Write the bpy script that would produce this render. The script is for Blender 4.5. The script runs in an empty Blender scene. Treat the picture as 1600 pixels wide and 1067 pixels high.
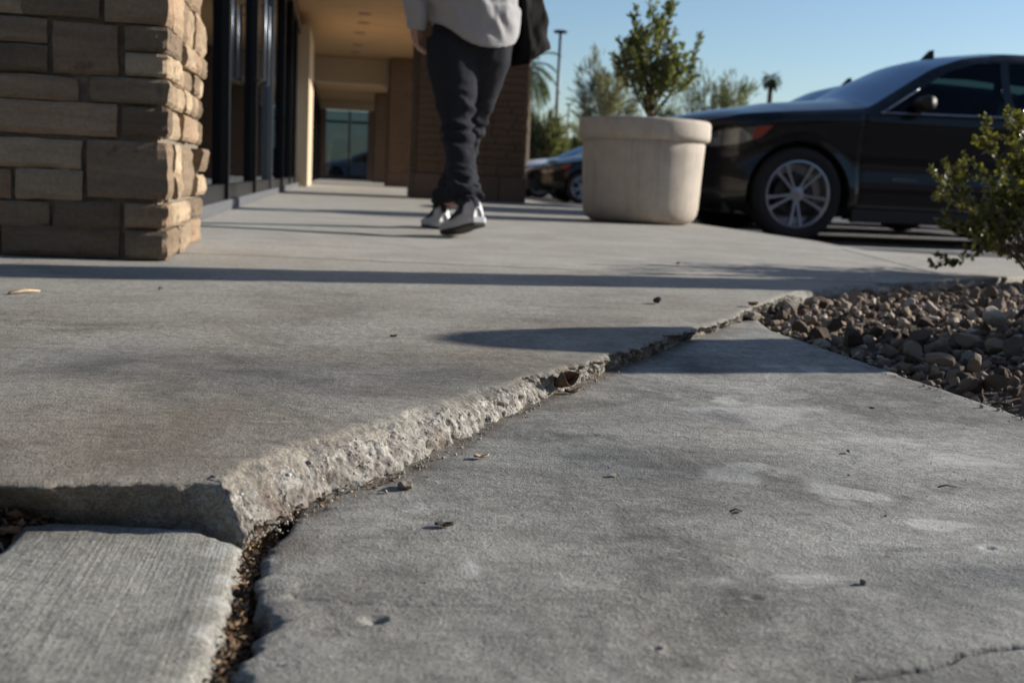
import bpy, bmesh, math, random
import numpy as np
from mathutils import Vector, Matrix, noise
from mathutils.geometry import delaunay_2d_cdt
random.seed(7); np.random.seed(7)
SC = bpy.context.scene
COL = SC.collection
PI = math.pi

# ------------------------------------------------------------------ camera
F, H = 1750.0, 0.245
YAW, ROLL = math.radians(9.2), math.radians(2.7)
PITCH = math.atan(250*math.cos(ROLL)/F)
W_ = np.array([math.sin(YAW)*math.cos(PITCH), math.cos(YAW)*math.cos(PITCH), -math.sin(PITCH)])
_r0 = np.array([math.cos(YAW), -math.sin(YAW), 0.0]); _u0 = np.cross(_r0, W_)
R_ = _r0*math.cos(ROLL)+_u0*math.sin(ROLL); U_ = -_r0*math.sin(ROLL)+_u0*math.cos(ROLL)
C_ = np.array([0, 0, H])
cam = bpy.data.cameras.new('camera'); camo = bpy.data.objects.new('camera', cam); COL.objects.link(camo)
M = Matrix(((R_[0], U_[0], -W_[0], 0), (R_[1], U_[1], -W_[1], 0), (R_[2], U_[2], -W_[2], H), (0, 0, 0, 1)))
camo.matrix_world = M
cam.sensor_width = 36; cam.lens = F/1600*36; cam.clip_start = 0.02; cam.clip_end = 2000
cam.dof.use_dof = True; cam.dof.focus_distance = 1.25; cam.dof.aperture_fstop = 8.5
SC.camera = camo
# measuring helpers: where the sight line through a photo pixel meets a real plane of the place
def ray(x, y): return W_*F+R_*(x-800)-U_*(y-533.5)
def pz(x, y, z=0.0):
    d = ray(x, y); return C_+d*((z-H)/d[2])
def pY(x, y, Y):
    d = ray(x, y); return C_+d*(Y/d[1])
def zlow(Y):                       # the sunken slabs tilt up slightly away from the camera
    return -0.036+0.016*min(1, max(0, (Y-0.86)/1.4))
def plow(x, y):
    p = pz(x, y, -.035)
    for _ in range(3): p = pz(x, y, zlow(p[1]))
    return p

# ------------------------------------------------------------------ light
EL, AZ = math.radians(21), math.radians(9.5)       # sun: from +X, a little towards +Y
world = bpy.data.worlds.new('World'); SC.world = world; world.use_nodes = True
wn = world.node_tree; bg = wn.nodes['Background']
sky = wn.nodes.new('ShaderNodeTexSky'); sky.sky_type = 'NISHITA'; sky.sun_disc = False
sky.sun_elevation = EL; sky.sun_rotation = math.radians(90)-AZ
sky.air_density = 1.0; sky.dust_density = 0.45; sky.ozone_density = 3.2
wn.links.new(sky.outputs[0], bg.inputs[0]); bg.inputs[1].default_value = 0.086
sl = bpy.data.lights.new('sun', 'SUN'); sl.energy = 5.0; sl.angle = math.radians(0.53); sl.color = (1, .93, .84)
so = bpy.data.objects.new('sun', sl); COL.objects.link(so)
S = Vector((math.cos(EL)*math.cos(AZ), math.cos(EL)*math.sin(AZ), math.sin(EL)))
so.rotation_euler = S.to_track_quat('Z', 'Y').to_euler(); so.location = (20, 5, 12)
SC.view_settings.view_transform = 'Standard'; SC.view_settings.look = 'None'
SC.view_settings.exposure = 0.55; SC.view_settings.gamma = 1.0

# ------------------------------------------------------------------ helpers
def tag(o, label=None, cat=None, group=None, kind=None):
    if label: o['label'] = label
    if cat: o['category'] = cat
    if group: o['group'] = group
    if kind: o['kind'] = kind
    return o
def empty(name, loc, rz=0, **k):
    o = bpy.data.objects.new(name, None); COL.objects.link(o); o.location = loc
    o.rotation_euler = (0, 0, rz); o.empty_display_size = .1
    return tag(o, **k)
def link(name, me, mat=None, parent=None):
    o = bpy.data.objects.new(name, me); COL.objects.link(o)
    if mat is not None and not me.materials: me.materials.append(mat)
    if parent is not None: o.parent = parent
    return o
def mesh(name, V, Fc, mat=None, parent=None, smooth=False):
    me = bpy.data.meshes.new(name)
    me.from_pydata([tuple(map(float, v)) for v in V], [], Fc); me.validate()
    if smooth: me.shade_smooth()
    me.update()
    return link(name, me, mat, parent)
def np_mesh(name, V, Fa, mat=None, parent=None, smooth=False):      # V (n,3), Fa (m,k) arrays
    me = bpy.data.meshes.new(name); V = np.asarray(V, dtype=np.float32); Fa = np.asarray(Fa, dtype=np.int32)
    n, k = Fa.shape
    me.vertices.add(len(V)); me.vertices.foreach_set('co', V.ravel())
    me.loops.add(n*k); me.loops.foreach_set('vertex_index', Fa.ravel())
    me.polygons.add(n); me.polygons.foreach_set('loop_start', np.arange(0, n*k, k, dtype=np.int32))
    me.polygons.foreach_set('loop_total', np.full(n, k, dtype=np.int32))
    me.update(calc_edges=True)
    if smooth: me.shade_smooth()
    return link(name, me, mat, parent)
class MB:
    def __init__(s): s.V = []; s.F = []
    def add(s, V, Fc):
        b = len(s.V); s.V += [tuple(v) for v in V]; s.F += [tuple(i+b for i in f) for f in Fc]; return s
    def box(s, x0, x1, y0, y1, z0, z1):
        V = [(x, y, z) for z in (z0, z1) for y in (y0, y1) for x in (x0, x1)]
        return s.add(V, [(0, 2, 3, 1), (4, 5, 7, 6), (0, 1, 5, 4), (2, 6, 7, 3), (0, 4, 6, 2), (1, 3, 7, 5)])
    def tube(s, P, r, n=8, cap=True, ry=None):
        P = [Vector(p) for p in P]
        if not hasattr(r, '__len__'): r = [r]*len(P)
        if ry is None: ry = r
        V = []; Fc = []; up = None
        for i, p in enumerate(P):
            t = (P[min(i+1, len(P)-1)]-P[max(i-1, 0)]).normalized()
            if up is None:
                up = Vector((0, 0, 1)) if abs(t.z) < .9 else Vector((0, 1, 0))
            a = t.cross(up).normalized(); b = a.cross(t).normalized(); up = b
            for k in range(n):
                an = 2*PI*k/n; V.append(p+a*math.cos(an)*r[i]+b*math.sin(an)*ry[i])
        for i in range(len(P)-1):
            for k in range(n):
                k2 = (k+1) % n; Fc.append((i*n+k, i*n+k2, (i+1)*n+k2, (i+1)*n+k))
        if cap: Fc.append(tuple(range(n-1, -1, -1))); Fc.append(tuple((len(P)-1)*n+k for k in range(n)))
        return s.add(V, Fc)
    def lathe(s, prof, n=48, axis='z', c=(0, 0, 0)):
        V = []; Fc = []
        for (r, h) in prof:
            for k in range(n):
                a = 2*PI*k/n
                p = (r*math.cos(a), r*math.sin(a), h) if axis == 'z' else (r*math.cos(a), h, r*math.sin(a))
                V.append((p[0]+c[0], p[1]+c[1], p[2]+c[2]))
        for i in range(len(prof)-1):
            for k in range(n):
                k2 = (k+1) % n; Fc.append((i*n+k, i*n+k2, (i+1)*n+k2, (i+1)*n+k))
        return s.add(V, Fc)
    def build(s, name, mat=None, parent=None, smooth=False, bevel=0, angle=None):
        o = mesh(name, s.V, s.F, mat, parent, smooth)
        if bevel or angle:
            bm = bmesh.new(); bm.from_mesh(o.data)
            bmesh.ops.recalc_face_normals(bm, faces=bm.faces)
            if bevel:
                es = [e for e in bm.edges if len(e.link_faces) == 2 and e.calc_face_angle(0) > .6]
                bmesh.ops.bevel(bm, geom=es, offset=bevel, segments=2, profile=.6, affect='EDGES')
            if angle:
                for f in bm.faces: f.smooth = True
                for e in bm.edges:
                    if len(e.link_faces) == 2 and e.calc_face_angle(0) > angle: e.smooth = False
            bm.to_mesh(o.data); bm.free()
        return o
def resample(P, step):
    P = [np.array(p, float) for p in P]; out = [P[0]]
    for a, b in zip(P[:-1], P[1:]):
        n = max(1, int(np.linalg.norm((b-a)[:2])/step))
        for i in range(1, n+1): out.append(a+(b-a)*i/n)
    return np.array(out)
def inpoly(x, y, P):
    x = np.asarray(x); y = np.asarray(y); r = np.zeros(x.shape, bool); n = len(P); j = n-1
    for i in range(n):
        xi, yi = P[i][:2]; xj, yj = P[j][:2]
        c = ((yi > y) != (yj > y)) & (x < (xj-xi)*(y-yi)/((yj-yi)+1e-12)+xi); r ^= c; j = i
    return r
def fbm(p, o=4): return noise.fractal(Vector(p), 1.0, 2.1, o)

# ------------------------------------------------------------------ materials
class NT:
    def __init__(s, name):
        s.m = bpy.data.materials.new(name); s.m.use_nodes = True; s.t = s.m.node_tree
        s.b = s.t.nodes['Principled BSDF']; s.out = s.t.nodes['Material Output']
        s.tc = s.t.nodes.new('ShaderNodeTexCoord')
    def n(s, ty, **k):
        nd = s.t.nodes.new(ty)
        for a, v in k.items(): setattr(nd, a, v)
        return nd
    def l(s, a, b): s.t.links.new(a, b)
    def co(s, scale=(1, 1, 1), rot=(0, 0, 0), out='Object'):
        mp = s.n('ShaderNodeMapping'); mp.inputs['Scale'].default_value = scale; mp.inputs['Rotation'].default_value = rot
        s.l(s.tc.outputs[out], mp.inputs[0]); return mp.outputs[0]
    def noise(s, scale, detail=4, rough=.55, dist=0, vec=None):
        nd = s.n('ShaderNodeTexNoise'); nd.inputs['Scale'].default_value = scale; nd.inputs['Detail'].default_value = detail
        nd.inputs['Roughness'].default_value = rough; nd.inputs['Distortion'].default_value = dist
        s.l(vec if vec is not None else s.tc.outputs['Object'], nd.inputs['Vector']); return nd.outputs['Fac']
    def voro(s, scale, feature='F1', vec=None):
        nd = s.n('ShaderNodeTexVoronoi', feature=feature); nd.inputs['Scale'].default_value = scale
        s.l(vec if vec is not None else s.tc.outputs['Object'], nd.inputs['Vector']); return nd.outputs['Distance']
    def ramp(s, fac, stops):
        nd = s.n('ShaderNodeValToRGB'); cr = nd.color_ramp
        while len(cr.elements) < len(stops): cr.elements.new(.5)
        for e, (p, c) in zip(cr.elements, stops):
            e.position = p; e.color = (c, c, c, 1) if not hasattr(c, '__len__') else (*c, 1)
        s.l(fac, nd.inputs[0]); return nd.outputs[0]
    def mix(s, fac, a, b, mode='MIX'):
        nd = s.n('ShaderNodeMix', data_type='RGBA', blend_type=mode)
        for v, i in ((fac, 0), (a, 6), (b, 7)):
            if hasattr(v, 'links'): s.l(v, nd.inputs[i])
            elif i == 0: nd.inputs[0].default_value = v
            else: nd.inputs[i].default_value = (*v, 1) if hasattr(v, '__len__') else (v, v, v, 1)
        return nd.outputs[2]
    def math(s, op, a, b=0.0, clamp=False):
        nd = s.n('ShaderNodeMath', operation=op); nd.use_clamp = clamp
        for i, v in ((0, a), (1, b)):
            if hasattr(v, 'links'): s.l(v, nd.inputs[i])
            else: nd.inputs[i].default_value = v
        return nd.outputs[0]
    def attr(s, name):
        nd = s.n('ShaderNodeAttribute'); nd.attribute_name = name; return nd.outputs['Fac']
    def bump(s, h, dist, strength=1.0, prev=None):
        nd = s.n('ShaderNodeBump'); nd.inputs['Distance'].default_value = dist; nd.inputs['Strength'].default_value = strength
        s.l(h, nd.inputs['Height'])
        if prev is not None: s.l(prev, nd.inputs['Normal'])
        return nd.outputs[0]
    def fin(s, col=None, rough=None, normal=None, **k):
        for v, nm in ((col, 'Base Color'), (rough, 'Roughness'), (normal, 'Normal')):
            if v is None: continue
            if hasattr(v, 'links'): s.l(v, s.b.inputs[nm])
            elif hasattr(v, '__len__'): s.b.inputs[nm].default_value = (*v, 1)
            else: s.b.inputs[nm].default_value = v
        for a, v in k.items():
            i = s.b.inputs[a.replace('_', ' ')]
            i.default_value = (*v, 1) if hasattr(v, '__len__') and len(i.default_value) == 4 else v
        return s.m
    def rnd(s):
        g = s.n('ShaderNodeNewGeometry'); oi = s.n('ShaderNodeObjectInfo')
        a = s.math('ADD', g.outputs['Random Per Island'], oi.outputs['Random'])
        return s.math('FRACT', a)
def simple(name, col, rough=.6, var=.15, scale=20, bump=0.0, **k):
    t = NT(name); a = t.noise(scale, 5)
    c = t.ramp(a, [(.3, tuple(x*(1-var) for x in col)), (.7, tuple(min(1, x*(1+var)) for x in col))])
    nm = t.bump(t.noise(scale*6, 3), bump) if bump else None
    return t.fin(c, rough, nm, **k)

def concrete(name, dark, light, warm, pale, broom=0.0, relief=1.0, warmamt=.6, blotch=1.0, far=None):
    t = NT(name)
    big = t.noise(2.6, 8, .64, .9); mid = t.noise(7, 8, .68, .4); fine = t.noise(70, 6, .7)
    grain = t.noise(420, 3, .7); g2 = t.noise(1100, 2, .6)
    c = t.mix(t.ramp(big, [(.40, 0), (.60, 1)]), dark, light)
    c = t.mix(t.math('MULTIPLY', t.ramp(mid, [(.44, 0), (.60, 1)]), .6*blotch), c, light)
    c = t.mix(t.math('MULTIPLY', t.ramp(t.noise(2.3, 6, .6, .5, t.co((1, 1, 1), (0, 0, 1.3))), [(.45, 0), (.62, 1)]), warmamt), c, warm)
    for rz_, sc__ in ((.5, 1.0), (-.9, 1.3), (1.35, .8)):
        sl_ = t.ramp(t.noise(1, 3, .5, .15, t.co((2.5*sc__, 210*sc__, 1), (0, 0, rz_))), [(.70, 0), (.74, 1)])
        sl_ = t.math('MULTIPLY', sl_, t.ramp(t.noise(5.0*sc__, 3), [(.52, 0), (.64, .55)]))
        c = t.mix(sl_, c, pale)
    gum = t.ramp(t.voro(3.1), [(.018, 1), (.03, 0)])
    c = t.mix(t.math('MULTIPLY', gum, .55), c, (.06, .055, .05))
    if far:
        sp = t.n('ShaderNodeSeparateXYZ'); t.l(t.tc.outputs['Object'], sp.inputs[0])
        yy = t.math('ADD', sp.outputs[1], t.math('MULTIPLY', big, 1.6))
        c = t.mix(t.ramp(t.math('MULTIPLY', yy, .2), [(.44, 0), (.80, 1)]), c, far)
    # pale scuffs: thin wavy flakes of worn paste
    sc = t.noise(26, 9, .72, 1.2, t.co((1, 2.6, 1), (0, 0, .15)))
    region = t.ramp(t.noise(4.2, 4), [(.45, 0), (.62, 1)])
    flake = t.math('MULTIPLY', t.ramp(sc, [(.56, 0), (.62, 1)]), region)
    c = t.mix(t.math('MULTIPLY', flake, .5), c, pale)
    strk = t.ramp(t.noise(1, 6, .7, .5, t.co((9, 34, 1), (0, 0, .1))), [(.52, 0), (.68, 1)])
    c = t.mix(t.math('MULTIPLY', strk, .38), c, tuple(x*.5 for x in dark))
    dk = t.ramp(t.noise(34, 8, .7, .6), [(.60, 0), (.70, 1)])
    c = t.mix(t.math('MULTIPLY', dk, .35), c, tuple(x*.55 for x in dark))
    c = t.mix(.55, c, t.mix(1.0, c, t.ramp(fine, [(.32, .5), (.68, 1.35)]), 'MULTIPLY'))
    c = t.mix(.85, c, t.mix(1.0, c, t.ramp(grain, [(.34, .5), (.66, 1.4)]), 'MULTIPLY'))
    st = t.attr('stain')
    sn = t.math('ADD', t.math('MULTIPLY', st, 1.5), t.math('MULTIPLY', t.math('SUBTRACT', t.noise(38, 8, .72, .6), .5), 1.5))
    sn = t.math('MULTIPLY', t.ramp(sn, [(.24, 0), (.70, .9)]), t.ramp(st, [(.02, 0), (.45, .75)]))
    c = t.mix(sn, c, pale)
    dt = t.attr('dirt')
    dirtc = t.mix(t.ramp(fine, [(.3, 0), (.7, 1)]), (.055, .040, .028), (.15, .115, .08))
    c = t.mix(t.math('MULTIPLY', dt, t.ramp(grain, [(.3, .45), (.65, 1)]), True), c, dirtc)
    dpatch = t.attr('dark_patch')  # darker, cooler patches; carries the shadows painted on the sunken slab
    c = t.mix(dpatch, c, t.mix(1.0, c, (.50, .52, .56), 'MULTIPLY'))
    c = t.mix(t.attr('crack'), c, (.02, .018, .016))
    h = t.math('ADD', t.math('MULTIPLY', fine, .9), t.math('MULTIPLY', grain, .45))
    h = t.math('ADD', h, t.math('MULTIPLY', g2, .15))
    h = t.math('ADD', h, t.math('MULTIPLY', flake, .22))
    pits = t.ramp(t.voro(95), [(.05, 0), (.16, 1)])
    h = t.math('ADD', h, t.math('MULTIPLY', pits, .25))
    nm = t.bump(h, .0024*relief)
    nm = t.bump(mid, .004*relief, 1.0, nm)
    if broom:
        br = t.noise(1, 4, .7, 0, t.co((330, 5, 1), (0, 0, .05)))
        nm = t.bump(br, .0011*broom, 1.0, nm)
        c = t.mix(.5, c, t.mix(1.0, c, t.ramp(br, [(.35, .72), (.65, 1.2)]), 'MULTIPLY'))
    return t.fin(c, .86, nm, Specular_IOR_Level=.35)
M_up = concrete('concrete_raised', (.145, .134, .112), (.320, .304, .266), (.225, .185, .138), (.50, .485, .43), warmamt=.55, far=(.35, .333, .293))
M_low = concrete('concrete_sunken', (.128, .127, .115), (.335, .332, .303), (.24, .215, .172), (.47, .465, .43), warmamt=.3, relief=1.15)
M_left = concrete('concrete_broomed', (.16, .157, .136), (.31, .304, .268), (.245, .225, .19), (.44, .43, .40), broom=1.0, relief=.8, warmamt=.3)
M_walk = concrete('concrete_walkway', (.31, .296, .262), (.41, .396, .357), (.36, .32, .27), (.5, .485, .45), relief=.7, warmamt=.4, blotch=.6)

t = NT('broken_concrete')
v1 = t.voro(60); v2 = t.voro(170); nz = t.noise(150, 5, .6); n2 = t.noise(45, 6, .7, .5)
c = t.mix(t.ramp(n2, [(.35, 0), (.65, 1)]), (.15, .138, .12), (.40, .385, .35))
c = t.mix(t.ramp(v1, [(.12, .55), (.3, 0)]), c, (.52, .50, .46))
c = t.mix(t.ramp(t.noise(18, 5), [(.52, 0), (.68, .8)]), c, (.13, .10, .075))
c = t.mix(.6, c, t.mix(1.0, c, t.ramp(nz, [(.36, .5), (.6, 1.25)]), 'MULTIPLY'))
hv = t.math('ADD', t.voro(75), t.math('MULTIPLY', t.noise(60, 6, .75), .5)); hole = t.ramp(hv, [(.30, 0), (.42, 1)])
c = t.mix(t.math('MULTIPLY', t.math('SUBTRACT', 1.0, hole), .75), c, (.055, .05, .042))
h = t.math('ADD', t.math('MULTIPLY', v1, .8), t.math('ADD', t.math('MULTIPLY', v2, .4), nz))
h = t.math('ADD', h, t.math('MULTIPLY', hole, .8))
M_broke = t.fin(c, .92, t.bump(h, .0036), Specular_IOR_Level=.2)

def stone_mat(name, base, dark, red, k=1.0):
    t = NT(name); r = t.rnd()
    c = t.mix(r, dark, base)
    r2 = t.math('FRACT', t.math('MULTIPLY', r, 7.31))
    c = t.mix(t.math('MULTIPLY', t.ramp(r2, [(.55, 0), (.9, 1)]), .6), c, red)
    band = t.noise(1, 5, .6, .6, t.co((3, 3, 24)))
    c = t.mix(.5, c, t.mix(1.0, c, t.ramp(band, [(.35, .62), (.65, 1.28)]), 'MULTIPLY'))
    c = t.mix(.5, c, t.mix(1.0, c, t.ramp(t.noise(90, 6, .7), [(.3, .6), (.7, 1.3)]), 'MULTIPLY'))
    spot = t.ramp(t.noise(16, 5), [(.63, 0), (.72, .6)])
    c = t.mix(spot, c, tuple(x*.35 for x in dark))
    nm = t.bump(t.math('ADD', t.noise(70, 8, .7), t.math('MULTIPLY', band, .6)), .005*k)
    return t.fin(c, .9, nm, Specular_IOR_Level=.25)
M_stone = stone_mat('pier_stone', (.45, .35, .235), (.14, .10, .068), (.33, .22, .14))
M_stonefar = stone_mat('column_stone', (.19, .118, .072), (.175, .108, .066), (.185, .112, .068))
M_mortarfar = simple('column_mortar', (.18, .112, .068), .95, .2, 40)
M_mortar = simple('mortar', (.19, .16, .12), .95, .25, 40, .003)
M_beige = simple('stucco_beige', (.55, .43, .29), .9, .05, 60, .001)
M_soffit = simple('soffit_tan', (.48, .295, .14), .9, .06, 3, .001)
M_brown = simple('stucco_brown', (.16, .10, .068), .9, .08, 60, .001)
M_frame = simple('dark_bronze_metal', (.018, .018, .02), .35, .2, 30, Metallic=.6)
M_alum = simple('brushed_aluminium', (.20, .22, .24), .35, .1, 30, Metallic=.9)
M_curbgrey = simple('sill_grey', (.085, .09, .098), .7, .15, 30, .001)
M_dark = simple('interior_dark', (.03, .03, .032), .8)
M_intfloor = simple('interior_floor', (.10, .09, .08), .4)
def glassmat(name, tint, ior=1.5, base=.05, gc=(.62, .70, .80, 1)):
    t = NT(name); tr = t.n('ShaderNodeBsdfTransparent'); tr.inputs[0].default_value = (*tint, 1)
    gl = t.n('ShaderNodeBsdfGlossy'); gl.inputs['Roughness'].default_value = .01; gl.inputs[0].default_value = gc
    fr = t.n('ShaderNodeFresnel'); fr.inputs[0].default_value = ior
    mx = t.n('ShaderNodeMixShader'); fac = t.math('ADD', t.math('MULTIPLY', fr.outputs[0], 1.0), base*.3, True)
    t.l(fac, mx.inputs[0]); t.l(tr.outputs[0], mx.inputs[1]); t.l(gl.outputs[0], mx.inputs[2]); t.l(mx.outputs[0], t.out.inputs[0])
    wob = t.bump(t.noise(.8, 2), .004); t.l(wob, gl.inputs['Normal'])
    return t.m
M_glass = glassmat('storefront_glass', (.28, .33, .36))
M_carglass = glassmat('car_glass', (.17, .23, .23), 1.4, 0, (.36, .40, .46, 1))
def paint(name, col, metal=.0):
    t = NT(name); n1 = t.noise(4, 3)
    c = t.ramp(n1, [(.3, tuple(x*.9 for x in col)), (.7, tuple(x*1.1 for x in col))])
    return t.fin(c, .35, None, Metallic=metal, Coat_Weight=.45, Coat_Roughness=.03, Specular_IOR_Level=.25)
M_black = paint('black_paint', (.004, .0043, .0055))
M_grey = paint('grey_paint', (.10, .11, .13), .5)
M_white = paint('white_paint', (.62, .64, .66))
M_blue = paint('dark_blue_paint', (.012, .016, .03), .2)
M_plast = simple('black_plastic', (.012, .012, .012), .6, .2, 40)
M_tyre = simple('tyre_rubber', (.012, .012, .013), .85, .25, 60, .001)
M_rim = simple('machined_alloy', (.34, .36, .40), .35, .1, 30, Metallic=.85)
M_rimdark = simple('dark_alloy', (.02, .02, .022), .4, Metallic=.5)
M_chrome = simple('satin_chrome', (.25, .26, .30), .3, .1, 30, Metallic=.9)
M_lens = simple('lamp_lens', (.09, .09, .09), .15, .3, 30, Coat_Weight=1.0)
M_amber = simple('amber_lens', (.28, .035, .015), .2, .1, 30, Coat_Weight=1.0)
M_seat = simple('seat_leather', (.02, .018, .016), .6)
M_asph = (lambda t: t.fin(t.mix(t.ramp(t.noise(.35, 6), [(.3, 0), (.7, 1)]), t.ramp(t.noise(220, 4, .7), [(.3, .03), (.7, .075)]), t.ramp(t.noise(180, 4, .7), [(.3, .055), (.7, .11)])), .9, t.bump(t.noise(260, 4), .004)))(NT('asphalt'))
M_line = simple('road_paint', (.62, .62, .60), .8, .2, 12)
M_kerb = simple('kerb_concrete', (.34, .32, .29), .9, .15, 12, .002)
M_soil = simple('dry_soil', (.085, .062, .045), .95, .35, 40, .004)
t = NT('gravel_stone'); r = t.rnd()
c = t.ramp(r, [(0, (.08, .058, .042)), (.3, (.17, .125, .09)), (.55, (.27, .21, .16)), (.8, (.35, .27, .20)), (1, (.52, .45, .37))])
c = t.mix(.6, c, t.mix(1.0, c, t.ramp(t.noise(110, 6, .7), [(.3, .5), (.7, 1.4)]), 'MULTIPLY'))
M_rock = t.fin(c, .88, t.bump(t.noise(160, 6, .7), .003), Specular_IOR_Level=.3)
def leafmat(name, a, b, gloss=.45, trans=.25):
    t = NT(name); r = t.rnd(); c = t.mix(r, a, b)
    p = t.b; t.fin(c, gloss)
    tl = t.n('ShaderNodeBsdfTranslucent'); t.l(t.mix(1.0, c, (1.5, 1.6, .6), 'MULTIPLY'), tl.inputs[0])
    mx = t.n('ShaderNodeMixShader'); mx.inputs[0].default_value = trans
    t.l(p.outputs[0], mx.inputs[1]); t.l(tl.outputs[0], mx.inputs[2]); t.l(mx.outputs[0], t.out.inputs[0])
    return t.m
M_leaf = leafmat('shrub_leaf', (.055, .062, .016), (.20, .185, .05), .3)
M_olive = leafmat('potted_tree_leaf', (.08, .10, .045), (.20, .21, .095), .45, .35)
M_far = leafmat('far_tree_leaf', (.10, .11, .065), (.20, .20, .12), .8)
M_fargrey = leafmat('far_tree_grey_leaf', (.13, .125, .095), (.24, .225, .17), .8)
M_palm = leafmat('palm_leaf', (.05, .07, .03), (.12, .14, .06), .5)
M_bark = simple('bark', (.11, .08, .055), .95, .4, 30, .004)
M_twig = simple('pale_twig', (.22, .17, .125), .9, .3, 60)
M_drybits = (lambda t: t.fin(t.ramp(t.rnd(), [(0, (.06, .035, .02)), (.45, (.16, .095, .05)), (.8, (.30, .19, .10)), (1, (.5, .40, .28))]), .9))(NT('leaf_litter'))
t = NT('cast_planter'); sp = t.n('ShaderNodeSeparateXYZ'); t.l(t.tc.outputs['Object'], sp.inputs[0])
c = t.ramp(t.noise(9, 7, .65), [(.3, (.43, .375, .31)), (.7, (.54, .48, .405))])
dr = t.math('MULTIPLY', t.ramp(t.noise(1, 5, .6, .3, t.co((16, 16, 1.2))), [(.5, 0), (.68, 1)]), .45)
c = t.mix(dr, c, (.27, .225, .175))
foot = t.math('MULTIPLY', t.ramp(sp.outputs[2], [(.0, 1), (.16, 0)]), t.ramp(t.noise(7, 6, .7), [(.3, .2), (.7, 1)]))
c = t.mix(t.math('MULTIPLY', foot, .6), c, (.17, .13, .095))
c = t.mix(t.ramp(t.noise(60, 4), [(.66, 0), (.72, .5)]), c, (.2, .17, .14))
M_pot = t.fin(c, .85, t.bump(t.noise(150, 5, .7), .002))
M_trouser = simple('dark_grey_cloth', (.024, .026, .033), .95, .2, 120, .0008, Specular_IOR_Level=.15)
M_sweat = simple('grey_sweatshirt', (.35, .35, .36), .95, .07, 150, .0008, Sheen_Weight=.2)
M_skin = simple('skin', (.42, .23, .16), .5, .1, 60)
M_hair = simple('dark_hair', (.03, .022, .016), .6, .3, 80)
M_bag = simple('black_bag_cloth', (.006, .006, .0065), .8, .2, 40, .001, Specular_IOR_Level=.15)
M_shoew = simple('shoe_white', (.50, .51, .53), .95, .08, 60)
M_shoed = simple('shoe_dark', (.022, .025, .034), .95, .2, 60)
M_sole = simple('shoe_sole', (.045, .042, .04), .8, .3, 60)
M_steel = simple('galvanised_pole', (.05, .052, .056), .5, .2, 20, Metallic=.5)
M_brk = simple('bollard_yellow', (.16, .15, .14), .6, .1, 10)
M_eye = simple('eye', (.02, .02, .02), .2)

t = NT('aggregate'); r = t.rnd()
c = t.ramp(r, [(0, (.16, .14, .12)), (.4, (.32, .30, .27)), (.7, (.44, .42, .39)), (1, (.55, .53, .50))])
M_agg = t.fin(c, .85, t.bump(t.noise(300, 4), .001))
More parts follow.
